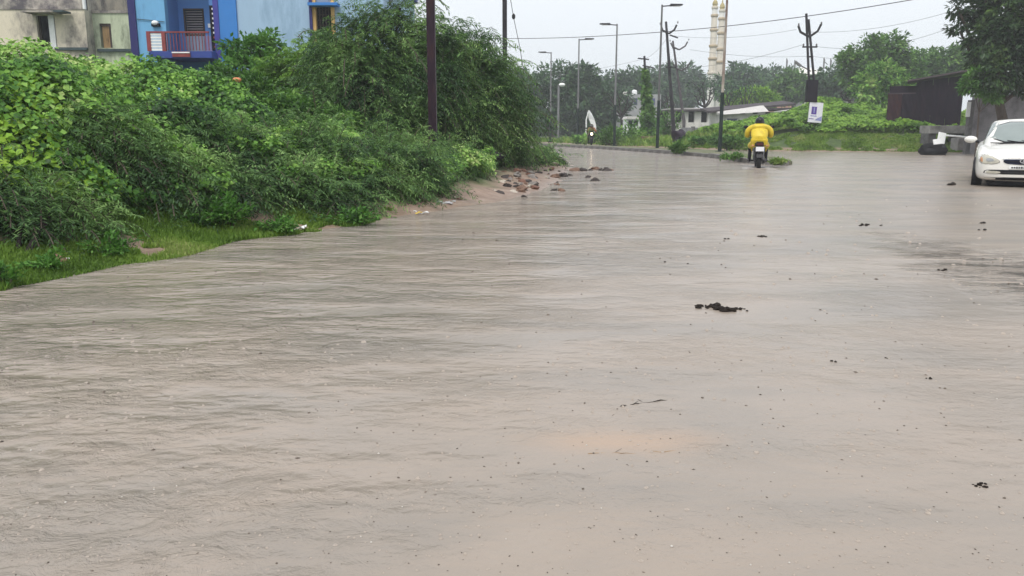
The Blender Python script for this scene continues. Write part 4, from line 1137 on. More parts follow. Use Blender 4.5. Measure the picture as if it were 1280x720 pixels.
# ---------------------------------------------------------------- broad-leaved trees
def limbs(t, base, lobes, r0, mat):
    """tapered trunk and limbs that reach into each lobe"""
    base = Vector(base)
    cx = Vector((sum(l[0] for l in lobes), sum(l[1] for l in lobes), sum(l[2] for l in lobes))) / len(lobes)
    zlow = min(l[2] - l[3] * .6 for l in lobes)
    fork_p = base.lerp(Vector((cx.x, cx.y, zlow)), .75); fork_p.z = base.z + max(.5, (zlow - base.z) * .8)
    MB().tube([base + Vector((0, 0, -.15)), base.lerp(fork_p, .5) + Vector((r0 * .4, 0, 0)), fork_p, fork_p.lerp(cx, .35)], [r0 * 1.15, r0 * .9, r0 * .75, r0 * .5], 9).build('trunk', mat, t, smooth=True)
    for l in lobes:
        c = Vector(l[:3]); m = fork_p.lerp(c, .5) + Vector((random.uniform(-.2, .2), random.uniform(-.2, .2), l[3] * .15))
        MB().tube([fork_p, m, c, c + Vector((random.uniform(-.4, .4), random.uniform(-.4, .4), .5)) * l[3]], [r0 * .5, r0 * .34, r0 * .18, r0 * .05], 6).build('limb', mat, t)
def broad_tree(name, base, lobes, n_clump, per, leaf, label, mat, r0=.15, bark=None, cat='tree', group=None, clump_r=.28, asp=.5, down=.2):
    t = thing(name, label, cat, base, group=group)
    P, d = lobe_points(lobes, n_clump, .5)
    n = n_clump * per
    k = np.repeat(np.arange(n_clump), per)
    cr = clump_r * rng.uniform(.6, 1.3, n_clump)
    off = rnd_dirs(n) * (rng.random(n) ** .5 * cr[k])[:, None] * np.array([1, 1, .6])
    Q = P[k] + off
    D = unit(off / clump_r + d[k] * .6 + rng.normal(0, .4, (n, 3)) + np.array([0, 0, -down]))
    Nn = unit(rnd_dirs(n) * .6 + d[k] * .3 + np.array([0, 0, .9]))
    s = leaf * rng.uniform(.6, 1.3, n)
    V, F = leaf_tris(Q, D, Nn, s, s * asp * rng.uniform(.8, 1.2, n), .1, .42)
    keep = None
    np_mesh('crown', V, F, mat, t)
    limbs(t, base, lobes, r0, bark or bark_m)
    return t
def tree_at(px, D, spec, label, n=500, per=16, leaf=.3, mat=None, r0=.2, name='tree', group=None, **kw):
    b = W(px, 170, D); b.z = Hs(b.x, b.y)
    return broad_tree(name, b, [(*W(*s[:3]), s[3]) for s in spec], n, per, leaf, label, mat or far_m, r0, group=group, **kw)
# tree over the yard wall, right edge
tree_at(1262, 35.5, [(1262, 20, 35.5, 1.5), (1242, 55, 35, 1.05), (1226, 15, 36, .6), (1275, 80, 35, 1.4), (1248, 92, 34.5, .95), (1290, 40, 35, 1.8), (1226, -20, 36, .9), (1270, -50, 36, 2.2), (1310, 90, 35.5, 1.3), (1198, 12, 36, .45), (1200, 40, 36, .35), (1230, 75, 35.2, .45), (1330, 20, 36, 2.0)],
        'large dark leafy tree overhanging the yard wall at the right edge', 1250, 22, .25, broad_m, .24, clump_r=.33, asp=.42, down=.5)
tree_at(1222, 34.8, [(1222, 98, 34.6, .42), (1232, 112, 34.5, .3), (1240, 120, 34.6, .3), (1212, 108, 34.8, .32)], 'light green sapling in front of the yard wall end', 150, 14, .2, weed_m, .04, name='sapling', clump_r=.2, asp=.4)
# behind the blue house garden
tree_at(318, 22, [(318, 70, 22, .55), (335, 55, 22, .35), (302, 95, 21.5, .7), (345, 90, 21.5, .5), (290, 62, 22, .28), (330, 115, 20, .6)], 'light green leafy tree in front of the blue house', 330, 16, .16, weed_m, .07, name='garden_tree', clump_r=.22, asp=.5)
tree_at(138, 33, [(128, 8, 33, .6), (143, 5, 33.5, .6), (118, 14, 32.8, .35)], 'dark tree top showing above the pale green annex', 130, 14, .2, broad_m, .1, name='garden_tree', clump_r=.25)
tree_at(280, 17, [(285, 118, 17, .6), (320, 128, 16.5, .6), (265, 108, 17.5, .45), (355, 140, 16, .5)], 'bushy green tree behind the creeper heap', 320, 16, .13, broad_b, .06, name='garden_tree', clump_r=.2)
tree_at(400, 16, [(385, 150, 15.6, .42), (420, 158, 15.5, .38), (360, 148, 15.6, .4)], 'low dark bush in front of the big thorn tree', 180, 15, .12, broad_b, .05, name='bush', cat='bush', clump_r=.18)
# far trees
FG = 'trees beyond the junction'
tree_at(690, 96, [(675, 112, 96, 2.4), (700, 100, 96, 2.2), (660, 125, 96, 2.0), (690, 135, 96, 2.4), (715, 120, 96, 2.0), (650, 140, 96, 1.8)], 'large dark far tree behind the farthest street lamp', 520, 16, .55, None, .3, group=FG, clump_r=.7)
tree_at(733, 98, [(730, 98, 98, 1.8), (720, 105, 98, 1.6), (745, 118, 98, 2.2), (735, 140, 98, 2.5), (765, 130, 98, 2.0)], 'dark far tree behind the white flag', 460, 16, .55, None, .3, group=FG, clump_r=.7)
tree_at(768, 125, [(765, 118, 125, 3.2), (785, 108, 125, 2.6), (755, 135, 125, 2.6)], 'hazy far tree right of the left arm street lamp', 380, 14, .7, None, .3, group=FG, clump_r=.9)
tree_at(830, 160, [(835, 100, 160, 3.5), (815, 110, 160, 3.4), (855, 102, 160, 3.6), (845, 118, 160, 4.5), (870, 112, 160, 3.2)], 'hazy far tree crown behind the forked power poles', 460, 14, .9, None, .4, group=FG, clump_r=1.1)
tree_at(648, 115, [(645, 112, 115, 2.6), (655, 125, 115, 2.6), (630, 120, 115, 2.6)], 'hazy far tree peeping past the slim iron pole', 300, 14, .7, None, .3, group=FG, clump_r=.9)
tree_at(800, 140, [(800, 108, 140, 3.0), (785, 118, 140, 2.6), (818, 116, 140, 2.8)], 'hazy far tree behind the pale block', 320, 14, .8, None, .3, group=FG, clump_r=1.0)
tree_at(925, 135, [(925, 96, 135, 2.4), (912, 108, 135, 2.6), (940, 106, 135, 2.6), (927, 118, 135, 3.0)], 'rounded bluish far tree right of the minarets', 420, 14, .75, None, .3, group=FG, clump_r=.9)
tree_at(966, 150, [(962, 102, 150, 3.0), (980, 100, 150, 2.6), (948, 108, 150, 2.4), (970, 115, 150, 3.5)], 'bluish far tree left of the pale dome', 380, 14, .8, None, .3, group=FG, clump_r=1.0)
tree_at(995, 112, [(990, 106, 112, 2.0), (1003, 112, 112, 1.8), (978, 114, 112, 1.8)], 'mid green far tree in front of the pale dome', 330, 14, .6, broad_b, .25, group=FG, clump_r=.7)
tree_at(1040, 100, [(1035, 100, 100, 1.6), (1052, 105, 100, 1.5), (1024, 108, 100, 1.4), (1045, 118, 100, 2.0)], 'dark far tree right of the poster pole', 330, 14, .55, None, .25, group=FG, clump_r=.7)
tree_at(1098, 74, [(1085, 66, 74, 1.5), (1110, 62, 74, 1.6), (1065, 72, 74, .8), (1120, 82, 74, 1.7), (1090, 92, 74, 1.9), (1070, 95, 74, 1.3), (1055, 77, 74, .55), (1135, 95, 74, 1.6)], 'spreading green tree with flat layered boughs left of the shed', 560, 16, .42, broad_b, .22, group=FG, clump_r=.55)
tree_at(1103, 66, [(1100, 98, 66, 1.4), (1118, 108, 66, 1.3), (1085, 112, 66, 1.2), (1105, 122, 66, 1.5), (1135, 118, 66, 1.2)], 'rounded light green tree below the spreading one', 520, 16, .34, creep_m, .18, group=FG, clump_r=.45)
tree_at(1165, 85, [(1150, 80, 85, 1.7), (1175, 78, 85, 1.8), (1195, 82, 85, 1.8), (1165, 92, 85, 1.8), (1210, 72, 85, 1.9), (1230, 85, 85, 2)], 'mid green tree line tree rising above the tin shed roof', 520, 16, .46, broad_b, .25, group=FG, clump_r=.6)
tree_at(1022, 190, [(1000, 118, 190, 4), (1040, 116, 190, 4), (1075, 112, 190, 4), (960, 120, 190, 4)], 'distant tree belt crown beyond the dome', 380, 12, 1.1, None, .4, group=FG, clump_r=1.3)
tree_at(945, 92, [(930, 122, 92, 1.0), (950, 120, 92, 1.1), (915, 126, 92, .9), (962, 126, 92, .9)], 'yellow green bush behind the pruned trees', 300, 14, .4, creep_y, .15, name='bush', cat='bush', group=FG, clump_r=.5)
for i_, (px_, y_) in enumerate([(640, 158), (672, 157), (706, 156), (742, 155), (778, 156)]):
    tree_at(px_, 112 + 3 * i_, [(px_ - 10, y_, 112, 1.5), (px_ + 10, y_ + 2, 112, 1.5), (px_, y_ - 6, 112, 1.3), (px_ + 18, y_ - 2, 112, 1.2)], ['low far bush behind the thicket edge', 'low far bush below the farthest street lamp', 'low far bush behind the short pale pole', 'low far bush behind the white flag foot', 'low far bush behind the bare pruned tree'][i_], 260, 14, .5, None, .12, name='bush', cat='bush', group=FG, clump_r=.7)
# pruned, nearly bare trees
def bare_tree(px, D, spec, label, r=.14, tufts=0):
    b = W(px, 168, D); b.z = 0
    t = thing('bare_tree', label, 'tree', b, group='pruned bare trees')
    trunk_top = W(spec[0][0], spec[0][1], D)
    MB().tube([b, b.lerp(trunk_top, .5) + Vector((.1, 0, 0)), trunk_top], [r * 1.2, r, r * .8], 7).build('trunk', dbark_m, t)
    tips = []
    for s in spec[1:]:
        e = W(s[0], s[1], D + random.uniform(-.8, .8)); m = trunk_top.lerp(e, .5) + Vector((random.uniform(-.2, .2), 0, -.25))
        lb = MB().tube([trunk_top, m, e], [r * .6, r * .42, r * .2], 6).build('limb', dbark_m, t)
        for k in range(4):
            q = m.lerp(e, random.uniform(.2, 1)); tip = q + Vector((random.uniform(-.9, .9), random.uniform(-.5, .5), random.uniform(.3, 1.1)))
            MB().tube([q, q.lerp(tip, .6) + Vector((0, 0, .1)), tip], [r * .22, r * .15, r * .06], 5).build('twig', dbark_m, lb)
            tips.append(tip)
    if tufts:
        n = len(tips) * tufts; k = np.repeat(np.arange(len(tips)), tufts)
        Q = np.array([tuple(p) for p in tips])[k] + rng.normal(0, .3, (n, 3))
        V, F = leaf_tris(Q, rnd_dirs(n), rnd_dirs(n), .4, .2)
        np_mesh('crown', V, F, far_m, t)
    return t
bare_tree(776, 80, [(777, 146), (764, 120), (772, 116), (786, 118), (792, 126), (767, 134)], 'bare pruned tree left of the creeper clad pole', .16)
bare_tree(882, 90, [(881, 134), (872, 108), (878, 104), (888, 110), (892, 120), (870, 120)], 'bare dark tree in front of the nearer minaret', .2, 5)
bare_tree(908, 84, [(912, 136), (903, 118), (908, 112), (916, 114), (922, 120)], 'pruned tree right of the nearest lamp pole', .14, 8)
bare_tree(932, 86, [(932, 138), (926, 116), (934, 96), (944, 100), (940, 120)], 'thin bare tree behind the white hut roof', .12, 4)
bare_tree(836, 82, [(836, 136), (833, 120), (840, 118), (844, 130), (829, 128)], 'stubby bare trunk between the two forked power poles', .16)
bare_tree(1066, 72, [(1062, 126), (1056, 118), (1050, 116), (1066, 112)], 'dark broken stump beside the spreading green tree', .16)

# creeper on the pole
def creeper_column(parent, D, px0, px1, y0, y1, n):
    ys = rng.uniform(y0, y1, n); px = px0 + (px1 - px0) * (ys - y0) / (y1 - y0)
    wdt = .16 + .5 * ((ys - y0) / (y1 - y0)) ** 1.2
    Q = np.array([tuple(W(a, b, D)) for a, b in zip(px, ys)]) + rng.normal(0, 1, (n, 3)) * np.stack([wdt, wdt, wdt * .3], 1) * .5
    V, F = leaf_tris(Q, rnd_dirs(n) + np.array([0, -.3, -.4]), rnd_dirs(n) + np.array([0, -.6, .6]), .26, .22)
    np_mesh('creeper', V, F, broad_b, parent)
creeper_column(ivp, 63, 806.5, 811, 88, 172, 2600)

# ---------------------------------------------------------------- grass, weeds, verge bushes
def grass(name, poly_px, n, h, label, z_ok=(.02, .5), mat=grass_m, wdt=.012, clump=True, poly=None):
    pts = poly if poly is not None else [tuple(G(*p).xy) for p in poly_px]
    pa = np.array(pts); x0, y0 = pa.min(0); x1, y1 = pa.max(0)
    X = rng.uniform(x0, x1, n * 3); Y = rng.uniform(y0, y1, n * 3)
    k = poly_sd(X, Y, pa) < 0
    X, Y = X[k], Y[k]; Z = H(X, Y)
    k = (Z > z_ok[0]) & (Z < z_ok[1])
    if clump: k &= fbm(X, Y, 1.6, 3) > .34
    X, Y, Z = X[k][:n], Y[k][:n], Z[k][:n]
    m = len(X)
    hh = h * rng.uniform(.4, 1.3, m) * (.55 + .9 * fbm(X, Y, 2.0, 2))
    lean = rng.normal(0, .35, (m, 3)); lean[:, 2] = 1
    lean = unit(lean)
    P = np.stack([X, Y, Z - .01], 1)
    a = rng.uniform(0, 6.28, m); S = np.stack([np.cos(a), np.sin(a), np.zeros(m)], 1) * (wdt * rng.uniform(.6, 1.3, m))[:, None]
    mid = P + lean * (hh * .6)[:, None]; tip = P + lean * hh[:, None] + rng.normal(0, .12, (m, 3)) * hh[:, None]; tip[:, 2] -= hh * .08
    V = np.stack([P - S, P + S, mid + S * .7, mid - S * .7, tip], 1).reshape(-1, 3)
    b = np.arange(m)[:, None] * 5
    F = np.concatenate([b + np.array([0, 1, 2]), b + np.array([0, 2, 3]), b + np.array([3, 2, 4])])
    o = np_mesh(name, V, F, mat, None, (float(X.mean()), float(Y.mean()), 0))
    tag(o, label, 'grass', kind='stuff')
    return o
grass('grass', [(-60, 420), (0, 400), (70, 380), (130, 362), (215, 340), (290, 322), (370, 308), (480, 290), (490, 268), (400, 276), (300, 285), (200, 298), (130, 312), (0, 332), (-60, 345)], 90000, .062, 'short bright green grass strip between the bank and the water', (-.012, .6), wdt=.007)
grass('rubble_grass', [(555, 220), (600, 205), (640, 204), (640, 212), (600, 222), (570, 232)], 9000, .14, 'grass tufts among the rubble at the thicket foot', (.02, 1), wdt=.012)
grass('point_grass', [(640, 204), (715, 208), (708, 200), (696, 192), (650, 192)], 9000, .14, 'green grass on the spit of land at the thicket end', (.03, 1), wdt=.02)
grass('verge_grass', None, 60000, .11, 'bright green grass on the verge beyond the junction', (.02, 1.6), wdt=.04, poly=[(12.5, 41), (15, 40.2), (25, 40.2), (25, 46), (12, 50), (8, 50), (9, 44)])
grass('far_verge_grass', None, 16000, .30, 'rough grass on the far verge behind the median lamps', (.03, 1.6), wdt=.06, poly=[(4.0, 61), (8, 55), (11, 49), (14, 46), (16, 50), (12, 62), (6, 75), (2, 75)])

def leafy_plant(name, c, r, h, n, leaf, label, mat=weed_m, cat='plant', group=None):
    c = Vector(c); t = thing(name, label, cat, c, group=group)
    stems = []
    for k in range(max(5, int(n / 60))):
        a = random.uniform(0, 6.28); q = r * random.random() ** .6
        e = c + Vector((math.cos(a) * q, math.sin(a) * q * .8, h * random.uniform(.5, 1) * (1 - .35 * q / r)))
        MB().tube([c + Vector((math.cos(a) * q * .3, math.sin(a) * q * .3, -.03)), c.lerp(e, .55) + Vector((0, 0, h * .12)), e], [.012 * h + .003, .009 * h + .002, .003], 5).build('stem', bark_m, t)
        stems.append((c, e))
    k = rng.integers(0, len(stems), n); tt = rng.uniform(.25, 1.05, n)
    A = np.array([tuple(s[0]) for s in stems])[k]; B = np.array([tuple(s[1]) for s in stems])[k]
    P = A + (B - A) * tt[:, None] + rng.normal(0, 1, (n, 3)) * np.array([r, r, h * .5]) * .14
    P[:, 2] = np.maximum(P[:, 2], c.z + .02)
    D = unit(P - np.array(tuple(c)) + rng.normal(0, .4, (n, 3)) * r)
    s = leaf * rng.uniform(.6, 1.3, n)
    V, F = leaf_tris(P, D, unit(rnd_dirs(n) * .5 + np.array([0, 0, 1.])), s, s * .55, .12)
    np_mesh('foliage', V, F, mat, t)
    return t
def plant_px(name, px, py, r, h, n, leaf, label, **kw):
    g = G(px, py, .12); g.z = max(.0, Hs(g.x, g.y)); return leafy_plant(name, g, r, h, n, leaf, label, **kw)
plant_px('weed', 282, 281, .36, .36, 1100, .055, 'bright green leafy weed at the grass edge below the exposed stems')
plant_px('weed', 245, 284, .22, .18, 400, .05, 'small leafy weed left of the bright weed clump')
plant_px('weed', 350, 279, .28, .2, 600, .05, 'dark low leafy weed beside the pale litter')
plant_px('weed', 440, 269, .34, .22, 600, .055, 'low leafy weed near the right end of the grass strip')
plant_px('weed', 135, 308, .22, .2, 400, .045, 'leafy weed beside the dark litter on the left grass')
plant_px('weed', 60, 322, .2, .16, 320, .045, 'leafy weed at the foot of the left edge shrub')
plant_px('weed', 4, 338, .16, .22, 300, .045, 'bright weed cut by the left edge of the photo')
plant_px('weed', 552, 228, .2, .28, 500, .05, 'fresh green weed clump at the rubble left end')
plant_px('weed', 532, 240, .2, .25, 400, .05, 'weed clump below the iron pole shrub')
g = G(848, 191, .12)
leafy_plant('median_bush', (g.x, g.y, .1), .45, .5, 1200, .13, 'round green bush growing on the median kerb', broad_b, 'bush')
g = G(945, 199, .12)
leafy_plant('median_weed', (g.x - .6, g.y + 1.2, .1), .4, .28, 300, .09, 'small weed on the median left of the rider', weed_m, 'plant')
g = G(913, 199, .12)
leafy_plant('median_weed', (g.x, g.y + .3, .1), .45, .3, 350, .1, 'dark weed tuft on the kerb left of the rider', broad_b, 'plant')
tip_g = G(974, 205, .1)
leafy_plant('median_tussock', (tip_g.x, tip_g.y + .3, .08), .5, .2, 900, .07, 'mossy green tussock on the rounded end of the median', grass_m, 'plant')
for i, (px, py, r, h, n, lb) in enumerate([(760, 181, 1.6, 1.4, 1000, 'verge hedge bush under the left arm lamp'), (790, 180, 1.6, 1.6, 1000, 'verge hedge bush below the white cabin'),
        (812, 178, 1.3, 2.6, 1100, 'tall leafy verge bush around the creeper clad pole'), (832, 177, 1.3, 3.4, 1100, 'tall yellow green verge plant between lamp and forked pole'),
        (868, 183, 1.0, .7, 600, 'verge bush right of the dark bundle'), (890, 184, 1.2, .8, 800, 'verge bush just left of the nearest lamp pole'), (915, 186, 1.5, .8, 900, 'verge bush below the blue window'), (728, 180, 1.2, .8, 500, 'low verge bush beside the white flag')]):
    g = G(px, py, 0.1); leafy_plant('verge_bush', (g.x, g.y, .1), r, h, n, .24, lb, [broad_b, creep_m, weed_m][i % 3], 'bush', 'bushes on the far verge')
# ================================================================== white car
carpaint_m = M('white_car_paint', (0.72, 0.705, 0.66), 0.28, 0.04, 1.2, 0, dirt=(0.50, 0.45, 0.38), dirt_amt=0.12, dirt_scale=3, coat=0.5)
glass_m = M('car_glass', (0.20, 0.235, 0.225), 0.08, 0.1, 2, 0, spec=0.9)  # pale sky reflection put into the base colour
lampglass_m = M('headlamp_glass', (0.42, 0.40, 0.33), 0.10, 0.25, 14, 0.1, spec=0.7)
blackpl_m = M('black_trim', (0.014, 0.014, 0.017), 0.45, 0.25, 8, 0.1)
tyre_m = M('tyre_rubber', (0.016, 0.016, 0.016), 0.85, 0.3, 12, 0.3)
rim_m = M('wheel_rim', (0.40, 0.40, 0.40), 0.35, 0.15, 6, 0, metal=.7)
chrome_m = M('chrome', (0.62, 0.62, 0.63), 0.15, 0.05, 6, 0, metal=1.0)
amber_m = M('amber_lens', (0.45, 0.22, 0.10), 0.2, 0.15, 10, 0)
grille_m = M('grille_blue_black', (0.012, 0.016, 0.035), 0.35, 0.2, 8, 0)

def subsurf(mb, lv=2):
    me = bpy.data.meshes.new('cage'); me.from_pydata(mb.v, [], mb.f)
    bm = bmesh.new(); bm.from_mesh(me); bmesh.ops.remove_doubles(bm, verts=bm.verts, dist=1e-5); bmesh.ops.recalc_face_normals(bm, faces=bm.faces); bm.to_mesh(me); bm.free()
    o = bpy.data.objects.new('cage', me); C.objects.link(o)
    md = o.modifiers.new('s', 'SUBSURF'); md.levels = lv; md.render_levels = lv
    dg = bpy.context.evaluated_depsgraph_get()
    me2 = bpy.data.meshes.new_from_object(o.evaluated_get(dg))
    bpy.data.objects.remove(o); bpy.data.meshes.remove(me)
    for p in me2.polygons: p.use_smooth = True
    return me2
def body_cage():
    st = [(-2.13, .50, .30, .60, .665), (-2.10, .66, .235, .635, .71), (-1.98, .775, .20, .69, .765), (-1.75, .825, .19, .765, .825), (-1.35, .845, .19, .83, .885), (-.95, .85, .19, .885, .945),
          (-.2, .85, .19, .925, .965), (.8, .85, .19, .945, .985), (1.45, .84, .19, .965, 1.03), (1.9, .815, .21, .965, 1.05), (2.08, .74, .25, .91, .99), (2.13, .56, .34, .80, .88)]
    mb = MB(); n = 13
    for y, w, zb, zs, zt in st:
        half = [(w * .78, zb), (w * .97, zb + .05), (w * 1.0, .55 * zb + .45 * zs), (w * .985, zs - .10), (w * .925, zs - .012), (w * .6, zt - .012)]
        ring = [(x, z) for x, z in half] + [(0, zt)] + [(-x, z) for x, z in reversed(half)]
        mb.v += [Vector((x, y, z)) for x, z in ring]
    for i in range(len(st) - 1):
        for j in range(n):
            j2 = (j + 1) % n
            mb.f.append((i * n + j, i * n + j2, (i + 1) * n + j2, (i + 1) * n + j))
    for b in (0, (len(st) - 1) * n):
        for j in range(5): mb.f.append((b + j, b + j + 1, b + n - 2 - j, b + n - 1 - j))
        mb.f.append((b + 5, b + 6, b + 7))
    return mb
def cabin_cage():
    lv = [(.88, -1.06, 1.62, .735), (1.02, -.86, 1.42, .70), (1.20, -.55, 1.15, .645), (1.36, -.24, .90, .585), (1.435, -.02, .70, .50)]
    mb = MB(); n = 16
    for z, yf, yr, w in lv:
        half = [(0, yf), (.5 * w, yf + .02), (.87 * w, yf + .09), (w, yf + .32), (w * 1.01, (yf + yr) / 2), (w, yr - .3), (.86 * w, yr - .07), (.5 * w, yr)]
        ring = half + [(0, yr)] + [(-x, y) for x, y in reversed(half[1:])]
        mb.v += [Vector((x, y, z)) for x, y in ring]
    for i in range(len(lv) - 1):
        for j in range(n):
            j2 = (j + 1) % n; mb.f.append((i * n + j, i * n + j2, (i + 1) * n + j2, (i + 1) * n + j))
    b = (len(lv) - 1) * n
    for j in range(1, 8): mb.f.append((b + j, b + j + 1, b + 16 - j - 1 if j < 7 else b + 9, b + (16 - j) % 16)) if j < 7 else None
    mb.f.append((b + 0, b + 1, b + 15)); mb.f.append((b + 7, b + 8, b + 9))
    return mb
class Surf:
    def __init__(s, me):
        bm = bmesh.new(); bm.from_mesh(me); s.t = BVHTree.FromBMesh(bm); bm.free()
    def hit(s, o, d):
        r = s.t.ray_cast(Vector(o), Vector(d)); return r[0]
def patch(outline, surf, axis, off=.008, rings=5, round_=2, skirt=.03, side=1):
    """a trim piece laid on the body: outline in (x,z) seen from the front or (y,z) from the side"""
    pts = [Vector((a, b)) for a, b in outline]
    for _ in range(round_):
        q = []
        for i, p in enumerate(pts):
            nx_ = pts[(i + 1) % len(pts)]; q += [p.lerp(nx_, .25), p.lerp(nx_, .75)]
        pts = q
    # resample long edges
    q = []
    for i, p in enumerate(pts):
        nx_ = pts[(i + 1) % len(pts)]; k = max(1, int((nx_ - p).length / .06))
        q += [p.lerp(nx_, j / k) for j in range(k)]
    pts = q; c = sum(pts, Vector((0, 0))) / len(pts)
    mb = MB(); n = len(pts)
    def proj(p, o):
        if axis == 'F':
            h = surf.hit((p.x, -4, p.y), (0, 1, 0)); 
            return (h if h else Vector((p.x, -1.9, p.y))) + Vector((0, -o, 0))
        h = surf.hit((side * 3, p.x, p.y), (-side, 0, 0))
        return (h if h else Vector((side * .8, p.x, p.y))) + Vector((side * o, 0, 0))
    for r in range(rings):
        k = 1 - r / rings
        mb.v += [proj(c + (p - c) * k, off) for p in pts]
    mb.v.append(proj(c, off)); ci = len(mb.v) - 1
    for r in range(rings - 1):
        for j in range(n): mb.f.append((r * n + j, r * n + (j + 1) % n, (r + 1) * n + (j + 1) % n, (r + 1) * n + j))
    for j in range(n): mb.f.append(((rings - 1) * n + j, (rings - 1) * n + (j + 1) % n, ci))
    k0 = len(mb.v); mb.v += [proj(p, -skirt) for p in pts]
    for j in range(n): mb.f.append((k0 + j, k0 + (j + 1) % n, (j + 1) % n, j))
    return mb
def wheel(t, c, r, w, name='wheel', spokes=5, hub_r=.62):
    """tyre as the wheel mesh with rim and spokes as its sub-parts, axle along x"""
    wl_ = MB().lathe([(r * .64, -w * .45), (r * .93, -w * .5), (r, -w * .32), (r, w * .32), (r * .93, w * .5), (r * .64, w * .45), (r * .60, 0), (r * .64, -w * .45)], c, 28, 'X').build(name, tyre_m, t, smooth=True)
    MB().lathe([(r * .20, -w * .30), (r * .60, -w * .34), (r * .65, -w * .46), (r * .65, w * .46), (r * .60, w * .34), (r * .20, w * .30)], c, 28, 'X').build('rim', rim_m, wl_, smooth=True)
    for k in range(spokes):
        a = 2 * math.pi * k / spokes
        MB().box(Vector(c) + Vector((0, math.cos(a) * r * .38, math.sin(a) * r * .38)), (w * .84, r * .12, r * .42), rot=Matrix.Rotation(a - math.pi / 2, 3, 'X')).build('spoke', rim_m, wl_)
    return wl_
nose = G(1277, 235, 0)
yaw = R(-30.0)
cc = Vector((nose.x - math.sin(yaw) * 2.13, nose.y + math.cos(yaw) * 2.13, -.09))
car = thing('parked_car', 'white saloon car parked in the flood water at the right edge', 'car', cc, yaw, local=True)
bme = subsurf(body_cage()); cme = subsurf(cabin_cage())
sb, sc_ = Surf(bme), Surf(cme)
link_mesh('body', bme, carpaint_m, car)
roof_o = link_mesh('roof', cme, carpaint_m, car)
patch([(-.72, .945), (.72, .945), (.565, 1.375), (-.565, 1.375)], sc_, 'F', .006, round_=1).build('windscreen_seal', blackpl_m, car, smooth=True)
ws = patch([(-.69, .965), (.69, .965), (.545, 1.362), (-.545, 1.362)], sc_, 'F', .012, 6, 1).build('windscreen', glass_m, car, smooth=True)
for s in (-1, 1):
    patch([(-.62, 1.0), (.15, 1.0), (.15, 1.36), (-.22, 1.355)], sc_, 'S', .006, 5, 1, side=s).build('side_window', glass_m, car, smooth=True)
    patch([(.22, 1.0), (1.0, 1.02), (.78, 1.34), (.22, 1.36)], sc_, 'S', .006, 5, 1, side=s).build('side_window', glass_m, car, smooth=True)
    patch([(-.90, .30), (.12, .30), (.12, .93), (-.78, .92)], sb, 'S', .004, 5, 1, .02, s).build('door', carpaint_m, car, smooth=True)
    patch([(.16, .30), (.85, .30), (1.0, .55), (1.0, .94), (.16, .935)], sb, 'S', .004, 5, 1, .02, s).build('door', carpaint_m, car, smooth=True)
    # headlamp: big rounded triangle sweeping up the wing
    hp = [(s * .40, .585), (s * .50, .545), (s * .70, .54), (s * .77, .60), (s * .75, .70), (s * .66, .725), (s * .50, .66)]
    patch([((x - s * .6) * 1.08 + s * .6, (z - .63) * 1.10 + .63) for x, z in hp], sb, 'F', .006, 4, 1).build('headlamp_surround', M('lamp_seal', (.24, .23, .21), .5, .2, 5), car, smooth=True)
    hl = patch(hp, sb, 'F', .014, 5, 1).build('headlight', lampglass_m, car, smooth=True)
    lens = patch([(s * .50, .59), (s * .64, .585), (s * .66, .65), (s * .54, .655)], sb, 'F', .020, 3, 2).build('reflector', M('lamp_bowl_%d' % (s + 2), (.30, .31, .31), .15, .2, 20, 0, metal=.3), hl, smooth=True)
    patch([(s * .70, .565), (s * .755, .60), (s * .745, .68), (s * .71, .66)], sb, 'F', .018, 3, 1).build('indicator', amber_m, hl, smooth=True)
    fl_ = patch([(s * .38, .355), (s * .62, .36), (s * .63, .41), (s * .39, .405)], sb, 'F', .020, 3, 1).build('fog_lamp', lampglass_m, car, smooth=True)
    # door mirror
    mr = MB().ball((s * .965, -.66, 1.0), (.125, .075, .075), 14, 9).build('door_mirror', carpaint_m, car, smooth=True)
    MB().tube([(s * .80, -.68, .95), (s * .88, -.67, .975)], [.03, .026], 8).build('mirror_arm', blackpl_m, mr)
    MB().ball((s * .965, -.615, 1.0), (.105, .04, .06), 12, 7).build('mirror_glass', glass_m, mr, smooth=True)
    for y in (-1.30, 1.28):
        MB().lathe([(.35, s * .80), (.355, s * .862), (.335, s * .862), (.335, s * .78)], (0, y, .30), 26, 'X').build('wheel_arch', blackpl_m, car, smooth=True)
        wheel(car, (s * .775, y, .30), .298, .19)
    MB().box((s * .81, .02, .80), (.06, .16, .03)).build('door_handle', carpaint_m, car, bevel=.008)
gr = patch([(-.34, .635), (-.36, .58), (-.25, .535), (.25, .535), (.36, .58), (.34, .635), (.2, .648), (-.2, .648)], sb, 'F', .010, 4, 1).build('grille', grille_m, car, smooth=True)
patch([(-.33, .600), (.33, .600), (.33, .586), (-.33, .586)], sb, 'F', .018, 2, 0).build('grille_bar', blackpl_m, gr)
patch([(-.37, .650), (.37, .650), (.365, .634), (-.365, .634)], sb, 'F', .016, 2, 0).build('chrome_strip', chrome_m, gr, smooth=True)
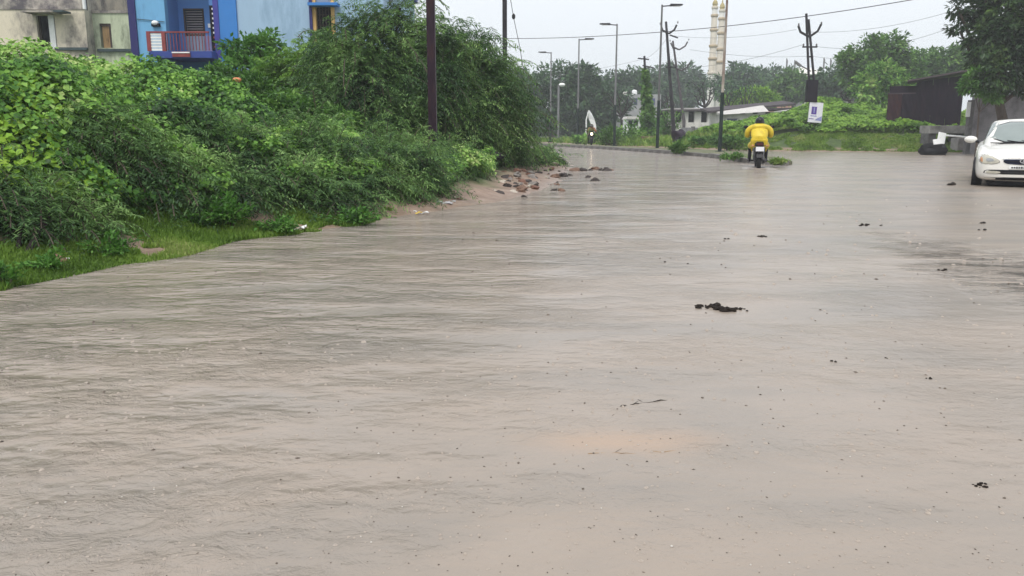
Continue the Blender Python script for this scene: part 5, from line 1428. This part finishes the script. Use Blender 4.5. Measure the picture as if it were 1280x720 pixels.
# oval emblem with a slanted letter H
em = MB()
k = 24
yy = sb.hit((0, -4, .605), (0, 1, 0)).y - .028
for j in range(k):
    a0, a1 = 2 * math.pi * j / k, 2 * math.pi * (j + 1) / k
    em.prism([(math.cos(a0) * .085, yy, .605 + math.sin(a0) * .045), (math.cos(a1) * .085, yy, .605 + math.sin(a1) * .045), (math.cos(a1) * .068, yy, .605 + math.sin(a1) * .033), (math.cos(a0) * .068, yy, .605 + math.sin(a0) * .033)], (0, -.012, 0))
for s in (-1, 1):
    em.prism([(s * .028 - .012, yy, .574), (s * .028 + .004, yy, .574), (s * .028 + .018, yy, .636), (s * .028 + .002, yy, .636)], (0, -.012, 0))
em.prism([(-.03, yy, .597), (.03, yy, .603), (.03, yy, .614), (-.03, yy, .608)], (0, -.012, 0))
em.build('emblem', chrome_m, gr)
patch([(-.68, .345), (.68, .345), (.66, .425), (.5, .432), (-.5, .432), (-.66, .425)], sb, 'F', .008, 4, 1).build('lower_intake', blackpl_m, car, smooth=True)
patch([(-.6, .385), (.6, .385), (.6, .373), (-.6, .373)], sb, 'F', .016, 2, 0).build('intake_bar', M('intake_bar_trim', (.04, .04, .042), .5), car)
patch([(-.66, .225), (.66, .225), (.64, .285), (-.64, .285)], sb, 'F', .006, 3, 1).build('lower_lip', blackpl_m, car, smooth=True)
np_ = patch([(-.25, .448), (.25, .448), (.25, .508), (-.25, .508)], sb, 'F', .020, 3, 0).build('number_plate', white_m, car)
rs = random.Random(4); x = -.21
while x < .20:
    w_ = rs.uniform(.022, .034); h_ = rs.uniform(.026, .034)
    yq = sb.hit((x, -4, .478), (0, 1, 0)).y - .024
    MB().box((x + w_ / 2, yq, .478), (w_, .006, h_)).build('plate_mark', blackpl_m, np_)
    x += w_ + rs.choice([.012, .014, .034])
for s in (-1, 1):
    MB().tube([(s * .12 + .1, -1.02, .945), (s * .12 - .28 + .1, -.90, .985)], .009, 5).build('wiper', blackpl_m, car)
MB().box((0, -1.0, .935), (1.2, .08, .02)).build('cowl', blackpl_m, car)
patch([(-.30, .49), (.0, .49), (.0, .47), (-.30, .47)], sb, 'F', .004, 2, 0).build('bumper_chip', blackpl_m, car) if False else None
MB().span((-.6, -1.9, .12), (.6, 1.9, .25)).build('underbody', blackpl_m, car)

# ================================================================== motorcycles and riders
def skin(name, nodes, edges, mat, parent, lv=2, root=0):
    me = bpy.data.meshes.new(name)
    me.from_pydata([n[0] for n in nodes], edges, [])
    o = bpy.data.objects.new(name, me); C.objects.link(o)
    md = o.modifiers.new('skin', 'SKIN'); md.use_smooth_shade = True
    for i, n in enumerate(nodes):
        sv = me.skin_vertices[0].data[i]; r = n[1]
        sv.radius = r if isinstance(r, tuple) else (r, r); sv.use_root = (i == root)
    ms = o.modifiers.new('sub', 'SUBSURF'); ms.levels = lv; ms.render_levels = lv
    dg = bpy.context.evaluated_depsgraph_get()
    me2 = bpy.data.meshes.new_from_object(o.evaluated_get(dg))
    bpy.data.objects.remove(o); bpy.data.meshes.remove(me)
    for p in me2.polygons: p.use_smooth = True
    return link_mesh(name, me2, mat, parent)
bike_black = M('bike_black', (.012, .012, .015), .35, .2, 6, .1); bike_grey = M('bike_grey_metal', (.045, .045, .05), .4, .2, 6, .1, metal=.5)
plate_m = M('bike_plate', (.62, .62, .64), .5, .1, 6, 0); tail_m = M('tail_lens', (.06, .008, .008), .25, .2, 6, 0)
def motorcycle(label, loc, rz, lit):
    t = thing('motorcycle', label, 'motorcycle', loc, rz, local=True)
    wheel(t, (0, -.64, .30), .30, .11, spokes=6); wheel(t, (0, .66, .30), .30, .09, spokes=6)
    # rear mudguard: curved strip over the back tyre
    mb = MB(); prev = None
    for i in range(9):
        a = R(20 + i * 17); p = Vector((0, -.64 - math.cos(a) * .36, .30 + math.sin(a) * .36)); mb.v += [p + Vector((-.085, 0, 0)), p + Vector((.085, 0, 0)), p + Vector((.06, math.cos(a) * .02, -.02)), p + Vector((-.06, math.cos(a) * .02, -.02))]
    for i in range(8):
        for j in range(4): mb.f.append((i * 4 + j, i * 4 + (j + 1) % 4, i * 4 + 4 + (j + 1) % 4, i * 4 + 4 + j))
    mb.build('rear_mudguard', bike_black, t)
    mb = MB()
    for i in range(8):
        a = R(35 + i * 15); p = Vector((0, .66 + math.cos(a) * .335, .30 + math.sin(a) * .335)); mb.v += [p + Vector((-.06, 0, 0)), p + Vector((.06, 0, 0)), p + Vector((.05, 0, -.015)), p + Vector((-.05, 0, -.015))]
    for i in range(7):
        for j in range(4): mb.f.append((i * 4 + j, i * 4 + (j + 1) % 4, i * 4 + 4 + (j + 1) % 4, i * 4 + 4 + j))
    mb.build('front_mudguard', bike_black, t)
    MB().ball((0, -.30, .80), (.14, .48, .075), 12, 8).build('seat', M('seat_vinyl', (.014, .014, .014), .6, .2, 6, .2), t, smooth=True)
    MB().ball((0, .18, .85), (.16, .28, .15), 14, 9).build('fuel_tank', M('tank_paint', (.016, .016, .03), .25, .2, 4, 0, coat=.4), t, smooth=True)
    MB().prism([(-.11, -.66, .62), (.11, -.66, .62), (.10, -.80, .86), (-.10, -.80, .86)], (0, .26, .02)).build('tail_cowl', bike_black, t, bevel=.02)
    MB().box((0, -.81, .80), (.17, .05, .075)).build('tail_light', tail_m, t, bevel=.012)
    MB().box((0, -.93, .665), (.23, .012, .13), rot=Matrix.Rotation(R(-12), 3, 'X')).build('number_plate', plate_m, t)
    MB().box((0, -.90, .60), (.05, .03, .22)).build('plate_bracket', bike_black, t)
    MB().box((0, .02, .42), (.24, .36, .34)).build('engine', bike_grey, t, bevel=.05)
    MB().tube([(0, .52, .95), (0, .1, .62), (0, .1, .25), (0, -.2, .28), (0, -.15, .68), (0, -.7, .72)], .03, 8).build('frame', bike_black, t)
    for s in (-1, 1):
        MB().tube([(s * .09, .45, 1.0), (s * .09, .66, .30)], .025, 8).build('fork', bike_grey, t)
        MB().tube([(s * .10, -.15, .35), (s * .10, -.64, .30)], .024, 8).build('swingarm', bike_grey, t)
        MB().tube([(s * .12, -.64, .33), (s * .13, -.46, .70)], .032, 8).build('shock_absorber', bike_grey, t)
        MB().tube([(s * .10, .05, .30), (s * .30, .05, .30)], .018, 6).build('foot_peg', tyre_m, t)
        st = MB().tube([(s * .26, .38, 1.08), (s * .36, .40, 1.26)], .008, 6).build('mirror_stalk', bike_black, t)
        MB().ball((s * .38, .40, 1.30), (.075, .022, .05), 10, 7).build('mirror', bike_black, st, smooth=True)
        iv = MB().tube([(s * .06, -.80, .75), (s * .17, -.82, .76)], .010, 6).build('indicator_stalk', bike_black, t)
        MB().ball((s * .20, -.83, .76), (.045, .035, .03), 10, 6).build('indicator', amber_m, iv, smooth=True)
    MB().tube([(.13, .15, .28), (.15, -.2, .24), (.16, -.55, .30), (.17, -.86, .36)], [.022, .026, .045, .042], 10).build('exhaust', bike_grey, t, smooth=True)
    hb = MB().tube([(-.37, .30, 1.04), (-.24, .38, 1.05), (-.08, .44, 1.0), (.08, .44, 1.0), (.24, .38, 1.05), (.37, .30, 1.04)], .013, 8).build('handlebar', bike_grey, t)
    for s in (-1, 1): MB().tube([(s * .26, .37, 1.05), (s * .385, .29, 1.04)], .019, 8).build('grip', tyre_m, hb)
    hd = MB().lathe([(.04, .40), (.085, .46), (.095, .53), (.09, .56)], (0, 0, .90), 16, 'Y').build('headlight', bike_black, t, smooth=True)
    MB().lathe([(.088, .555), (.07, .575), (.02, .583)], (0, 0, .90), 16, 'Y').build('lens', EMIT('lit_headlight', (1.0, .80, .55), 9.0) if lit else chrome_m, hd, smooth=True)
    MB().prism([(-.16, .40, .78), (.16, .40, .78), (.13, .50, 1.06), (-.13, .50, 1.06)], (0, .05, .02)).build('front_cowl', bike_black, t, bevel=.015)
    for s in (-1, 1):
        MB().tube([(s * .10, .16, .62), (s * .27, .22, .58), (s * .28, .22, .36), (s * .10, .18, .28)], .014, 6).build('leg_guard', bike_grey, t)
    return t
def rider(label, loc, rz, coat_m, trouser_m, helmet_m, skin_m, wide=1.0):
    """seated figure, leaning on the handlebar; body one surface, clothes over it"""
    t = thing('person', label, 'person', loc, rz, local=True)
    nodes = [((0, -.22, .90), (.17, .13)), ((0, -.18, 1.02), (.155, .115)), ((0, -.09, 1.16), (.165, .12)), ((0, -.02, 1.28), (.15, .10)), ((0, .02, 1.355), .055), ((0, .045, 1.43), (.072, .085)), ((0, .05, 1.53), (.066, .08))]
    edges = [(0, 1), (1, 2), (2, 3), (3, 4), (4, 5), (5, 6)]
    def add(v, r, a): nodes.append((v, r)); edges.append((a, len(nodes) - 1)); return len(nodes) - 1
    for s in (-1, 1):
        sh = add((s * .19, 0, 1.275), .065, 3); el = add((s * .33, .06, 1.06), .046, sh); wr = add((s * .335, .27, 1.07), .030, el); pm = add((s * .325, .335, 1.058), (.034, .022), wr)
        for k, (dx, ln) in enumerate([(.026, .055), (.009, .064), (-.009, .060), (-.025, .048)]):
            f1 = add((s * (.325 + dx), .335 + ln * .62, 1.066), .0095, pm); f2 = add((s * (.325 + dx), .345 + ln * .72, 1.035), .0085, f1); add((s * (.325 + dx), .330 + ln * .5, 1.018), .0075, f2)
        th = add((s * (.325 - .036), .335, 1.042), .011, pm); add((s * (.325 - .045), .365, 1.028), .009, th)
        hp = add((s * .10, -.20, .86), .095, 0); kn = add((s * .235, .16, .74), .065, hp); sh_ = add((s * .235, .08, .52), .052, kn); an = add((s * .235, .0, .34), .038, sh_)
        ft = add((s * .235, .06, .315), .040, an); add((s * .235, .17, .305), .034, ft)
    skin('body', nodes, edges, trouser_m, t)
    # rain coat: wide cape-like shell with loose sleeves and a skirt over the seat
    wd = wide
    cn = [((0, -.27, .88), (.225 * wd, .17)), ((0, -.25, .98), (.215 * wd, .16)), ((0, -.16, 1.10), (.225 * wd, .165)), ((0, -.07, 1.22), (.225 * wd, .15)), ((0, -.01, 1.315), (.175 * wd, .11)), ((0, .015, 1.365), (.10, .09))]
    ce = [(0, 1), (1, 2), (2, 3), (3, 4), (4, 5)]
    for s in (-1, 1):
        a = len(cn); cn += [((s * .22 * wd, -.01, 1.27), .095), ((s * .285 * wd, .01, 1.15), .098), ((s * .335, .06, 1.03), .085), ((s * .335, .22, 1.05), .058), ((s * .335, .27, 1.062), .05)]
        ce += [(4, a), (a, a + 1), (a + 1, a + 2), (a + 2, a + 3), (a + 3, a + 4)]
        b = len(cn); cn += [((s * .16, -.24, .82), .115), ((s * .225, -.08, .75), .105), ((s * .245, .06, .72), .085)]
        ce += [(0, b), (b, b + 1), (b + 1, b + 2)]
    coat = skin('rain_coat', cn, ce, coat_m, t)
    MB().prism([(-.17, -.42, .92), (.17, -.42, .92), (.25, -.36, .70), (.20, -.30, .56), (.17, -.31, .70), (-.17, -.31, .70), (-.20, -.30, .56), (-.25, -.36, .70)], (0, .03, .01)).build('coat_tail', coat_m, coat, bevel=.008)
    hm = MB().ball((0, .04, 1.465), (.128, .15, .14), 18, 12).build('helmet', helmet_m, t, smooth=True)
    MB().lathe([(.142, -.018), (.146, 0), (.142, .018)], (0, .04, 1.435), 20).build('helmet_band', bike_grey, hm, smooth=True)
    MB().prism([(-.10, .14, 1.43), (.10, .14, 1.43), (.10, .17, 1.54), (-.10, .17, 1.54)], (0, .035, 0)).build('visor', glass_m, hm)
    MB().ball((0, .115, 1.425), (.075, .075, .06), 12, 8).build('face', skin_m, t, smooth=True)
    for s in (-1, 1):
        MB().ball((s * .235, .09, .30), (.05, .13, .042), 12, 7).build('shoe', blackpl_m, t, smooth=True)
    return t
coat_y = M('yellow_rain_coat', (.62, .47, .035), .38, .16, 7, .5, dirt=(.50, .37, .03), dirt_amt=.4, dirt_scale=6)
trous_m = M('dark_trousers', (.014, .014, .02), .7, .3, 8, .2)
helm_m = M('black_helmet', (.010, .010, .012), .25, .2, 4, 0, coat=.3)
skin_m = M('brown_skin', (.22, .125, .08), .55, .1, 8, .05)
g = G(955.5, 210.5, 0)
loc = (g.x, g.y + .7, -.10)
motorcycle('dark motorcycle seen from behind, splashing through the water', loc, R(-14), False)
rider('motorcycle rider in a yellow rain coat and black helmet, seen from behind', loc, R(-14), coat_y, trous_m, helm_m, skin_m, 1.22)
g = G(740, 182.5, 0)
loc2 = (g.x, g.y + .5, -.05)
motorcycle('distant motorcycle coming with its headlight lit, below the white flag', loc2, R(180 - 5), True)
rider('distant rider in brown orange clothes facing the camera behind the lit headlight', loc2, R(180 - 5), M('brown_orange_coat', (.28, .11, .05), .6, .2, 6, .2), trous_m, M('brown_helmet', (.06, .03, .025), .4, .2, 4, 0), skin_m, .8)
# bow wave rings at the wheel of the near motorcycle
def wake(c, rr, label):
    V, F = [], []; n = 40
    prof = [(rr * .5, .0), (rr * .7, .025), (rr * .85, .004), (rr * 1.05, .016), (rr * 1.3, .001)]
    for i, (r, z) in enumerate(prof):
        for j in range(n):
            a = 2 * math.pi * j / n; jit = 1 + .12 * math.sin(3 * a + i) + random.uniform(-.05, .05)
            V.append((c[0] + r * math.cos(a) * jit * .8, c[1] + r * math.sin(a) * jit * 1.6, z * random.uniform(.6, 1.3) + .001))
    for i in range(len(prof) - 1):
        for j in range(n):
            a, b = i * n + j, i * n + (j + 1) % n
            F += [(a, b, b + n), (a, b + n, a + n)]
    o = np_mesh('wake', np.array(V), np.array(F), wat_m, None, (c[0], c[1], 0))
    for p in o.data.polygons: p.use_smooth = True
    tag(o, label, 'wake', kind='stuff')
wake((loc[0] - .15, loc[1] - .62), .42, 'ring of stirred water round the rear wheel of the near motorcycle')

# ---------------------------------------------------------------- white flag on a bowed pole, dark bundle
p = W(737, 181, 62)
fg = thing('feather_flag', 'white feather shaped flag on a bowed pole behind the lit motorcycle', 'flag', (p.x, p.y, 0.1))
pts = [W(a, b, 62) for a, b in [(734, 184), (732.6, 165), (732.8, 150), (735, 141), (737, 138)]]
MB().tube(pts, .05, 6).build('pole', white_m, fg)
cl = MB()
L_ = [W(a, b, 62) for a, b in [(735, 138), (734.6, 143), (736, 149), (739, 156), (740.5, 165)]]; R_ = [W(a, b, 62) for a, b in [(736.5, 137.5), (740, 142), (743, 149), (745, 157), (745.8, 166)]]
for i, (a, b) in enumerate(zip(L_, R_)):
    w_ = .12 * math.sin(i * 1.7)
    cl.v += [a + Vector((0, w_, 0)), (a + b) / 2 + Vector((0, -w_ - .1, 0)), b + Vector((0, w_, 0)), b + Vector((0, w_ + .03, 0)), (a + b) / 2 + Vector((0, -w_ - .07, 0)), a + Vector((0, w_ + .03, 0))]
for i in range(4):
    for j in range(6): cl.f.append((i * 6 + j, i * 6 + (j + 1) % 6, i * 6 + 6 + (j + 1) % 6, i * 6 + 6 + j))
cl.f += [(0, 1, 2, 3, 4, 5), (24, 25, 26, 27, 28, 29)]
cl.build('cloth', white_m, fg, smooth=True)
tarp_m = M('dark_tarpaulin', (.030, .022, .034), .45, .4, 5, .6, stretch=(2, 2, .6))
q = W(850, 170, 52)
bun = lump('covered_bundle', (q.x, q.y, .66), (.46, .36, .5), tarp_m, 17, 'dark tarpaulin covered bundle beside the verge bush behind the median', 'bundle', 20, 14, .45)
MB().tube([(q.x - .42, q.y - .3, .1), (q.x - .36, q.y - .25, .75)], .04, 6).build('pale_prop', wood_m, None, org=None) if False else None
for dx in (-.34, .30):
    o = MB().tube([(dx, -.15, -.72), (dx * .8, -.1, -.2)], .035, 6).build('leg', wood_m); o.parent = bun
    
# ---------------------------------------------------------------- rubble, stones, litter
stone_ms = [M('stone_dark', (.055, .045, .042), .8, .35, 6, .4), M('stone_grey', (.22, .20, .185), .8, .3, 6, .4), M('stone_brown', (.17, .105, .075), .85, .35, 6, .4), M('stone_pale', (.42, .37, .31), .8, .25, 5, .4)]
brick_m = M('broken_brick', (.17, .09, .065), .85, .3, 8, .4)
stone_meshes = []
for sd in range(6):
    o = lump('stone', (0, 0, 0), (1, 1, .7), None, 50 + sd, None, None, 8, 6, .6)
    for p_ in o.data.polygons: p_.use_smooth = False
    stone_meshes.append(o.data.copy()); bpy.data.objects.remove(o)
def stone(p, r, mi, label, group, flat=1.0, cat='stone', name='stone'):
    me = stone_meshes[random.randrange(6)]
    key = me.name + str(mi)
    if key not in stone.cache:
        m2 = me.copy(); m2.materials.clear(); m2.materials.append(brick_m if mi == 9 else stone_ms[mi]); stone.cache[key] = m2
    o = bpy.data.objects.new(name, stone.cache[key]); C.objects.link(o)
    o.location = p; o.scale = (r * random.uniform(.8, 1.3), r * random.uniform(.7, 1.1), r * random.uniform(.6, .9) * flat); o.rotation_euler = (random.uniform(-.3, .3), random.uniform(-.3, .3), random.uniform(0, 6.28))
    return tag(o, label, cat, group)
stone.cache = {}
def ground_pt(px, py):
    g = G(px, py, 0.0)
    for _ in range(4): g = G(px, py, max(0, Hs(g.x, g.y)))
    return g
RG = 'loose stones and broken bricks of the rubble spit'
for i in range(380):
    px = random.uniform(548, 700); py = random.uniform(212, 262)
    top_l, bot_l = 236 - (px - 548) * .17, 262 - (px - 548) * .18
    if not (top_l - 8 < py < bot_l - 3): continue
    g = ground_pt(px, py); r = random.choice([.02, .03, .035, .04, .05, .06, .09]) * random.uniform(.8, 1.2)
    mi = random.choice([0, 0, 1, 2, 2, 3, 9])
    stone(g + Vector((0, 0, r * .15)), r, mi, '%s %s %s of the muddy rubble spit' % ('tiny' if r < .032 else 'small' if r < .055 else 'fist sized', {0: 'dark wet stone', 1: 'grey stone', 2: 'brown stone', 3: 'pale stone', 9: 'broken red brick bit'}[mi], 'at the left end' if px < 590 else 'in the middle' if px < 640 else 'at the right end'), RG)
for px, py, r, mi, lb in [(594, 213, .42, 3, 'big pale boulder at the thicket foot above the rubble'), (576, 232, .30, 2, 'brown boulder in the middle of the rubble heap'), (607, 236, .20, 0, 'dark wet rock beside the grassy rubble hump'), (652, 237, .20, 2, 'brown stone lump at the right end of the grassy hump'),
                          (560, 245, .22, 3, 'pale rock beside the white litter by the shrubs'), (690, 208, .24, 3, 'pale rock lying in the low trailing shrub'), (590, 226, .26, 1, 'grey slab of rubble on the heap top')]:
    r *= .65; g = ground_pt(px, py); stone(g + Vector((0, 0, r * .2)), r, mi, lb, None, .7)
for i, (px, py, r) in enumerate([(694, 222, .16), (703, 221, .20), (712, 219.5, .09), (719, 213.5, .18), (729, 213.5, .17), (738, 213, .10), (744, 212, .19), (751, 213, .12), (759, 213.5, .20), (764, 213, .10), (735, 222, .12), (744, 226, .14), (702, 239, .10), (693, 238, .08), (655, 246, .06)]):
    r *= .72; g = G(px, py); stone(g + Vector((0, 0, r * .1)), r, 0 if i % 3 else 2, ('%s rock off the rubble spit, ' % ('brown' if i % 3 == 0 else 'dark')) + ['nearest the spit in the outer row', 'wide, second in the outer row', 'small, third in the outer row', 'start of the far row', 'second of the far row', 'small, third of the far row', 'tallest, middle of the far row', 'right of the tallest in the far row', 'widest, near the end of the far row', 'last and smallest of the far row', 'alone between the two rows', 'alone, furthest out in the water', 'alone near the spit waterline', 'beside the one near the waterline', 'tiny, at the mud waterline'][i], 'row of wet rocks off the spit')
# dark slab under the thicket
g = W(603, 197, 19.2)
lump('dark_slab', (g.x, g.y - .6, .52), (.52, .35, .14), M('dark_slab_tone', (.022, .018, .025), .7, .3, 4, .3), 21, 'dark flat slab lying under the thorn tree', 'slab', 14, 8, .15)
# debris in the water
dung_m = M('dark_debris', (.020, .015, .012), .6, .5, 14, .5)
def clump(px, py, w_px, n, label):
    c = G(px, py); k = w_px * c.y / 1000.0
    t = thing('debris_clump', label, 'debris', (c.x, c.y, 0), group=None)
    for i in range(n):
        a = random.uniform(-.5, .5); r = k * (random.choice([.04, .05, .07, .09, .12]) if n > 6 else random.uniform(.12, .26) if w_px < 15 else random.uniform(.05, .11))
        mb = MB().ball((c.x + a * k, c.y + random.uniform(-.5, .5) * k * .7, r * .3), (r * random.uniform(.8, 1.6), r, r * random.uniform(.35, .75)), 8, 6)
        for q, v in enumerate(mb.v): mb.v[q] = v + Vector((random.uniform(-1, 1), random.uniform(-1, 1), random.uniform(-1, 1))) * r * .26
        mb.build('clod', dung_m, t)
    return t
clump(914, 387, 36, 30, 'largest dark debris clump floating in the middle of the water')
clump(884, 384, 34, 12, 'loose scatter of dark bits left of the largest debris clump')
clump(952, 296, 10, 4, 'single dark clod in the water below the rider')
clump(908, 299, 7, 3, 'small dark clod left of the single clod below the rider')
clump(1080, 282, 20, 6, 'flat dark debris line in the water left of the car')
clump(1100, 282, 6, 2, 'small dark speck right of the flat debris line')
clump(1187, 231.5, 13, 4, 'two dark clods in the water just left of the car wheel')
clump(1228, 279, 9, 3, 'dark clod in the water below the car bumper')
clump(1228, 288, 9, 2, 'thin dark scrap just below the clod under the bumper')
clump(1177, 338, 12, 3, 'thin dark scrap in the open water left of the rough patch')
clump(1042, 452, 9, 2, 'small dark floating scrap right of the largest debris clump')
clump(1110, 448, 6, 2, 'dark speck right of the small floating scrap')
clump(1225, 607, 22, 12, 'dark twiggy debris in the near water at lower right')
clump(1162, 474, 9, 2, 'dark scrap left of the rough patch at the right edge')
clump(832, 328, 6, 2, 'tiny dark speck in the water left of centre debris')
clump(859, 330, 6, 2, 'tiny dark speck beside the other above the largest clump')
# twig floating
def twig(pts, r, label):
    """a crooked, half-sunk twig: parts of it dip under the surface"""
    P = [G(*p) for p in pts]; Q = []
    for u, v in zip(P[:-1], P[1:]):
        for k in range(8): Q.append(u.lerp(v, k / 8))
    Q.append(P[-1]); L = (P[-1] - P[0]).length
    Q = [q + Vector((0, random.uniform(-.012, .012) * L * 2, r * 1.1 * math.sin(i * 1.1 + 1) + random.uniform(-.4, .3) * r)) for i, q in enumerate(Q)]
    rad = [r * random.uniform(.6, 1.3) for _ in Q]
    t = thing('floating_twig', label, 'twig', P[0])
    MB().tube(Q, rad, 6).build('stick', wood_m if r < .002 else dung_m, t)
    for k in (5, 9):
        if k < len(Q): MB().tube([Q[k], Q[k] + Vector((random.uniform(-.03, .03), .03, r * 2))], [r * .7, r * .3], 5).build('side_shoot', dung_m, t)
    MB().ball(Q[1], (r * 4, r * 3, r * 1.6), 7, 5).build('knot', dung_m, t)
twig([(776, 508), (800, 504), (842, 499)], .0022, 'thin twig with a knot drifting below the largest debris clump')
twig([(735, 567), (790, 566), (862, 563)], .0010, 'long straight reed floating in the orange tinted water')
# litter on the bank
lit_ms = [white_m, M('litter_brown', (.20, .11, .08), .7, .3, 8, .3), M('litter_yellow', (.55, .40, .08), .6, .2, 8, .2), blackbag_m, M('litter_grey', (.38, .37, .38), .6, .2, 8, .2)]
def litter(px, py, r, mi, label, group, seed):
    g = ground_pt(px, py)
    rs = np.random.default_rng(seed); mb = MB(); n = 5
    for i in range(n):
        for j in range(n):
            mb.v.append(g + Vector(((i / (n - 1) - .5) * 2 * r, (j / (n - 1) - .5) * 1.3 * r, .02 + r * .35 * rs.random() + r * .25 * math.sin(i * 1.3 + seed))))
    for i in range(n - 1):
        for j in range(n - 1): mb.f.append((i * n + j, i * n + j + 1, (i + 1) * n + j + 1, (i + 1) * n + j))
    o = mb.build('litter', lit_ms[mi], org=g)
    md = o.modifiers.new('thick', 'SOLIDIFY'); md.thickness = .006
    return tag(o, label, 'litter', group)
k = 0
for px, py, r, mi, lb, gp in [(303, 285, .07, 0, 'white scrap of litter at the grass edge by the low weed', None), (312, 287, .12, 1, 'brown cloth litter at the grass edge by the low weed', None), (335, 291, .14, 4, 'grey flat litter right of the brown cloth on the grass', None), (372, 290, .09, 0, 'white and dark litter at the end of the grass strip', None),
        (45, 330, .07, 0, 'white scrap in the dark litter under the left shrub', None), (68, 331, .10, 1, 'brown litter under the left shrub', None), (85, 330, .06, 0, 'second white scrap under the left shrub beside brown litter', None), (78, 334, .05, 4, 'grey scrap at the grass below the left shrub', None)]:
    litter(px, py, r, mi, lb, gp, k); k += 1
for i in range(14):
    litter(random.uniform(540, 568), random.uniform(238, 258), random.uniform(.05, .13), random.choice([0, 0, 3, 4, 1]), 'crumpled plastic litter heaped between shrubs and rubble', 'plastic litter by the rubble', 30 + i)
for i in range(8):
    litter(random.uniform(505, 532), random.uniform(262, 269), random.uniform(.025, .05), random.choice([2, 2, 0]), 'yellow leaf litter scrap at the waterline below the shrubs', 'yellow scraps at the waterline', 60 + i)
o = lump('orange_cloth', tuple(W(296, 100, 15.5)), (.09, .06, .05), M('orange_cloth', (.55, .20, .10), .7, .2, 8, .2), 33, 'small orange cloth caught on the creeper below the blue house', 'cloth', 8, 6, .3)
# pale grit showing on the near water: bubbles
for i in range(46):
    px, py = random.uniform(640, 1270), random.uniform(400, 710)
# foam bubbles
def bubbles():
    V, F, k = [], [], 0
    for i in range(26):
        py = 400 + 310 * random.random() ** .8; px = random.uniform(0, 1280); g = G(px, py); r = random.uniform(.002, .0042)
        n = 8
        for ring, (a, z) in enumerate([(1, 0), (.85, .5), (.45, .85)]):
            for j in range(n): V.append((g.x + r * a * math.cos(6.283 * j / n), g.y + r * a * math.sin(6.283 * j / n), r * z * .9 + .0005))
        V.append((g.x, g.y, r * .9))
        for ring in range(2):
            for j in range(n):
                j2 = (j + 1) % n; F.extend([(k + ring * n + j, k + ring * n + j2, k + (ring + 1) * n + j2), (k + ring * n + j, k + (ring + 1) * n + j2, k + (ring + 1) * n + j)])
        for j in range(n): F.append((k + 2 * n + j, k + 2 * n + (j + 1) % n, k + 3 * n))
        k += 3 * n + 1
    o = np_mesh('foam_bubbles', np.array(V), np.array(F), M('foam', (.46, .43, .39), .15, .05, 10, 0))
    tag(o, 'small pale bubbles scattered on the near water', 'bubbles', kind='stuff')
bubbles()

# ================================================================== haze: rain-filled air
hz = MB().span((-300, -40, -1.6), (300, 340, 32)).build('haze', None)
m = bpy.data.materials.new('rain_haze'); m.use_nodes = True
m.node_tree.nodes.remove(m.node_tree.nodes['Principled BSDF'])
pv = m.node_tree.nodes.new('ShaderNodeVolumePrincipled')
pv.inputs['Color'].default_value = (.92, .95, 1.0, 1); pv.inputs['Density'].default_value = .0012; pv.inputs['Anisotropy'].default_value = 0.2
m.node_tree.links.new(pv.outputs[0], m.node_tree.nodes['Material Output'].inputs['Volume'])
hz.data.materials.append(m); hz.display_type = 'WIRE'
tag(hz, 'thin grey rain haze filling the air', 'haze', kind='stuff')
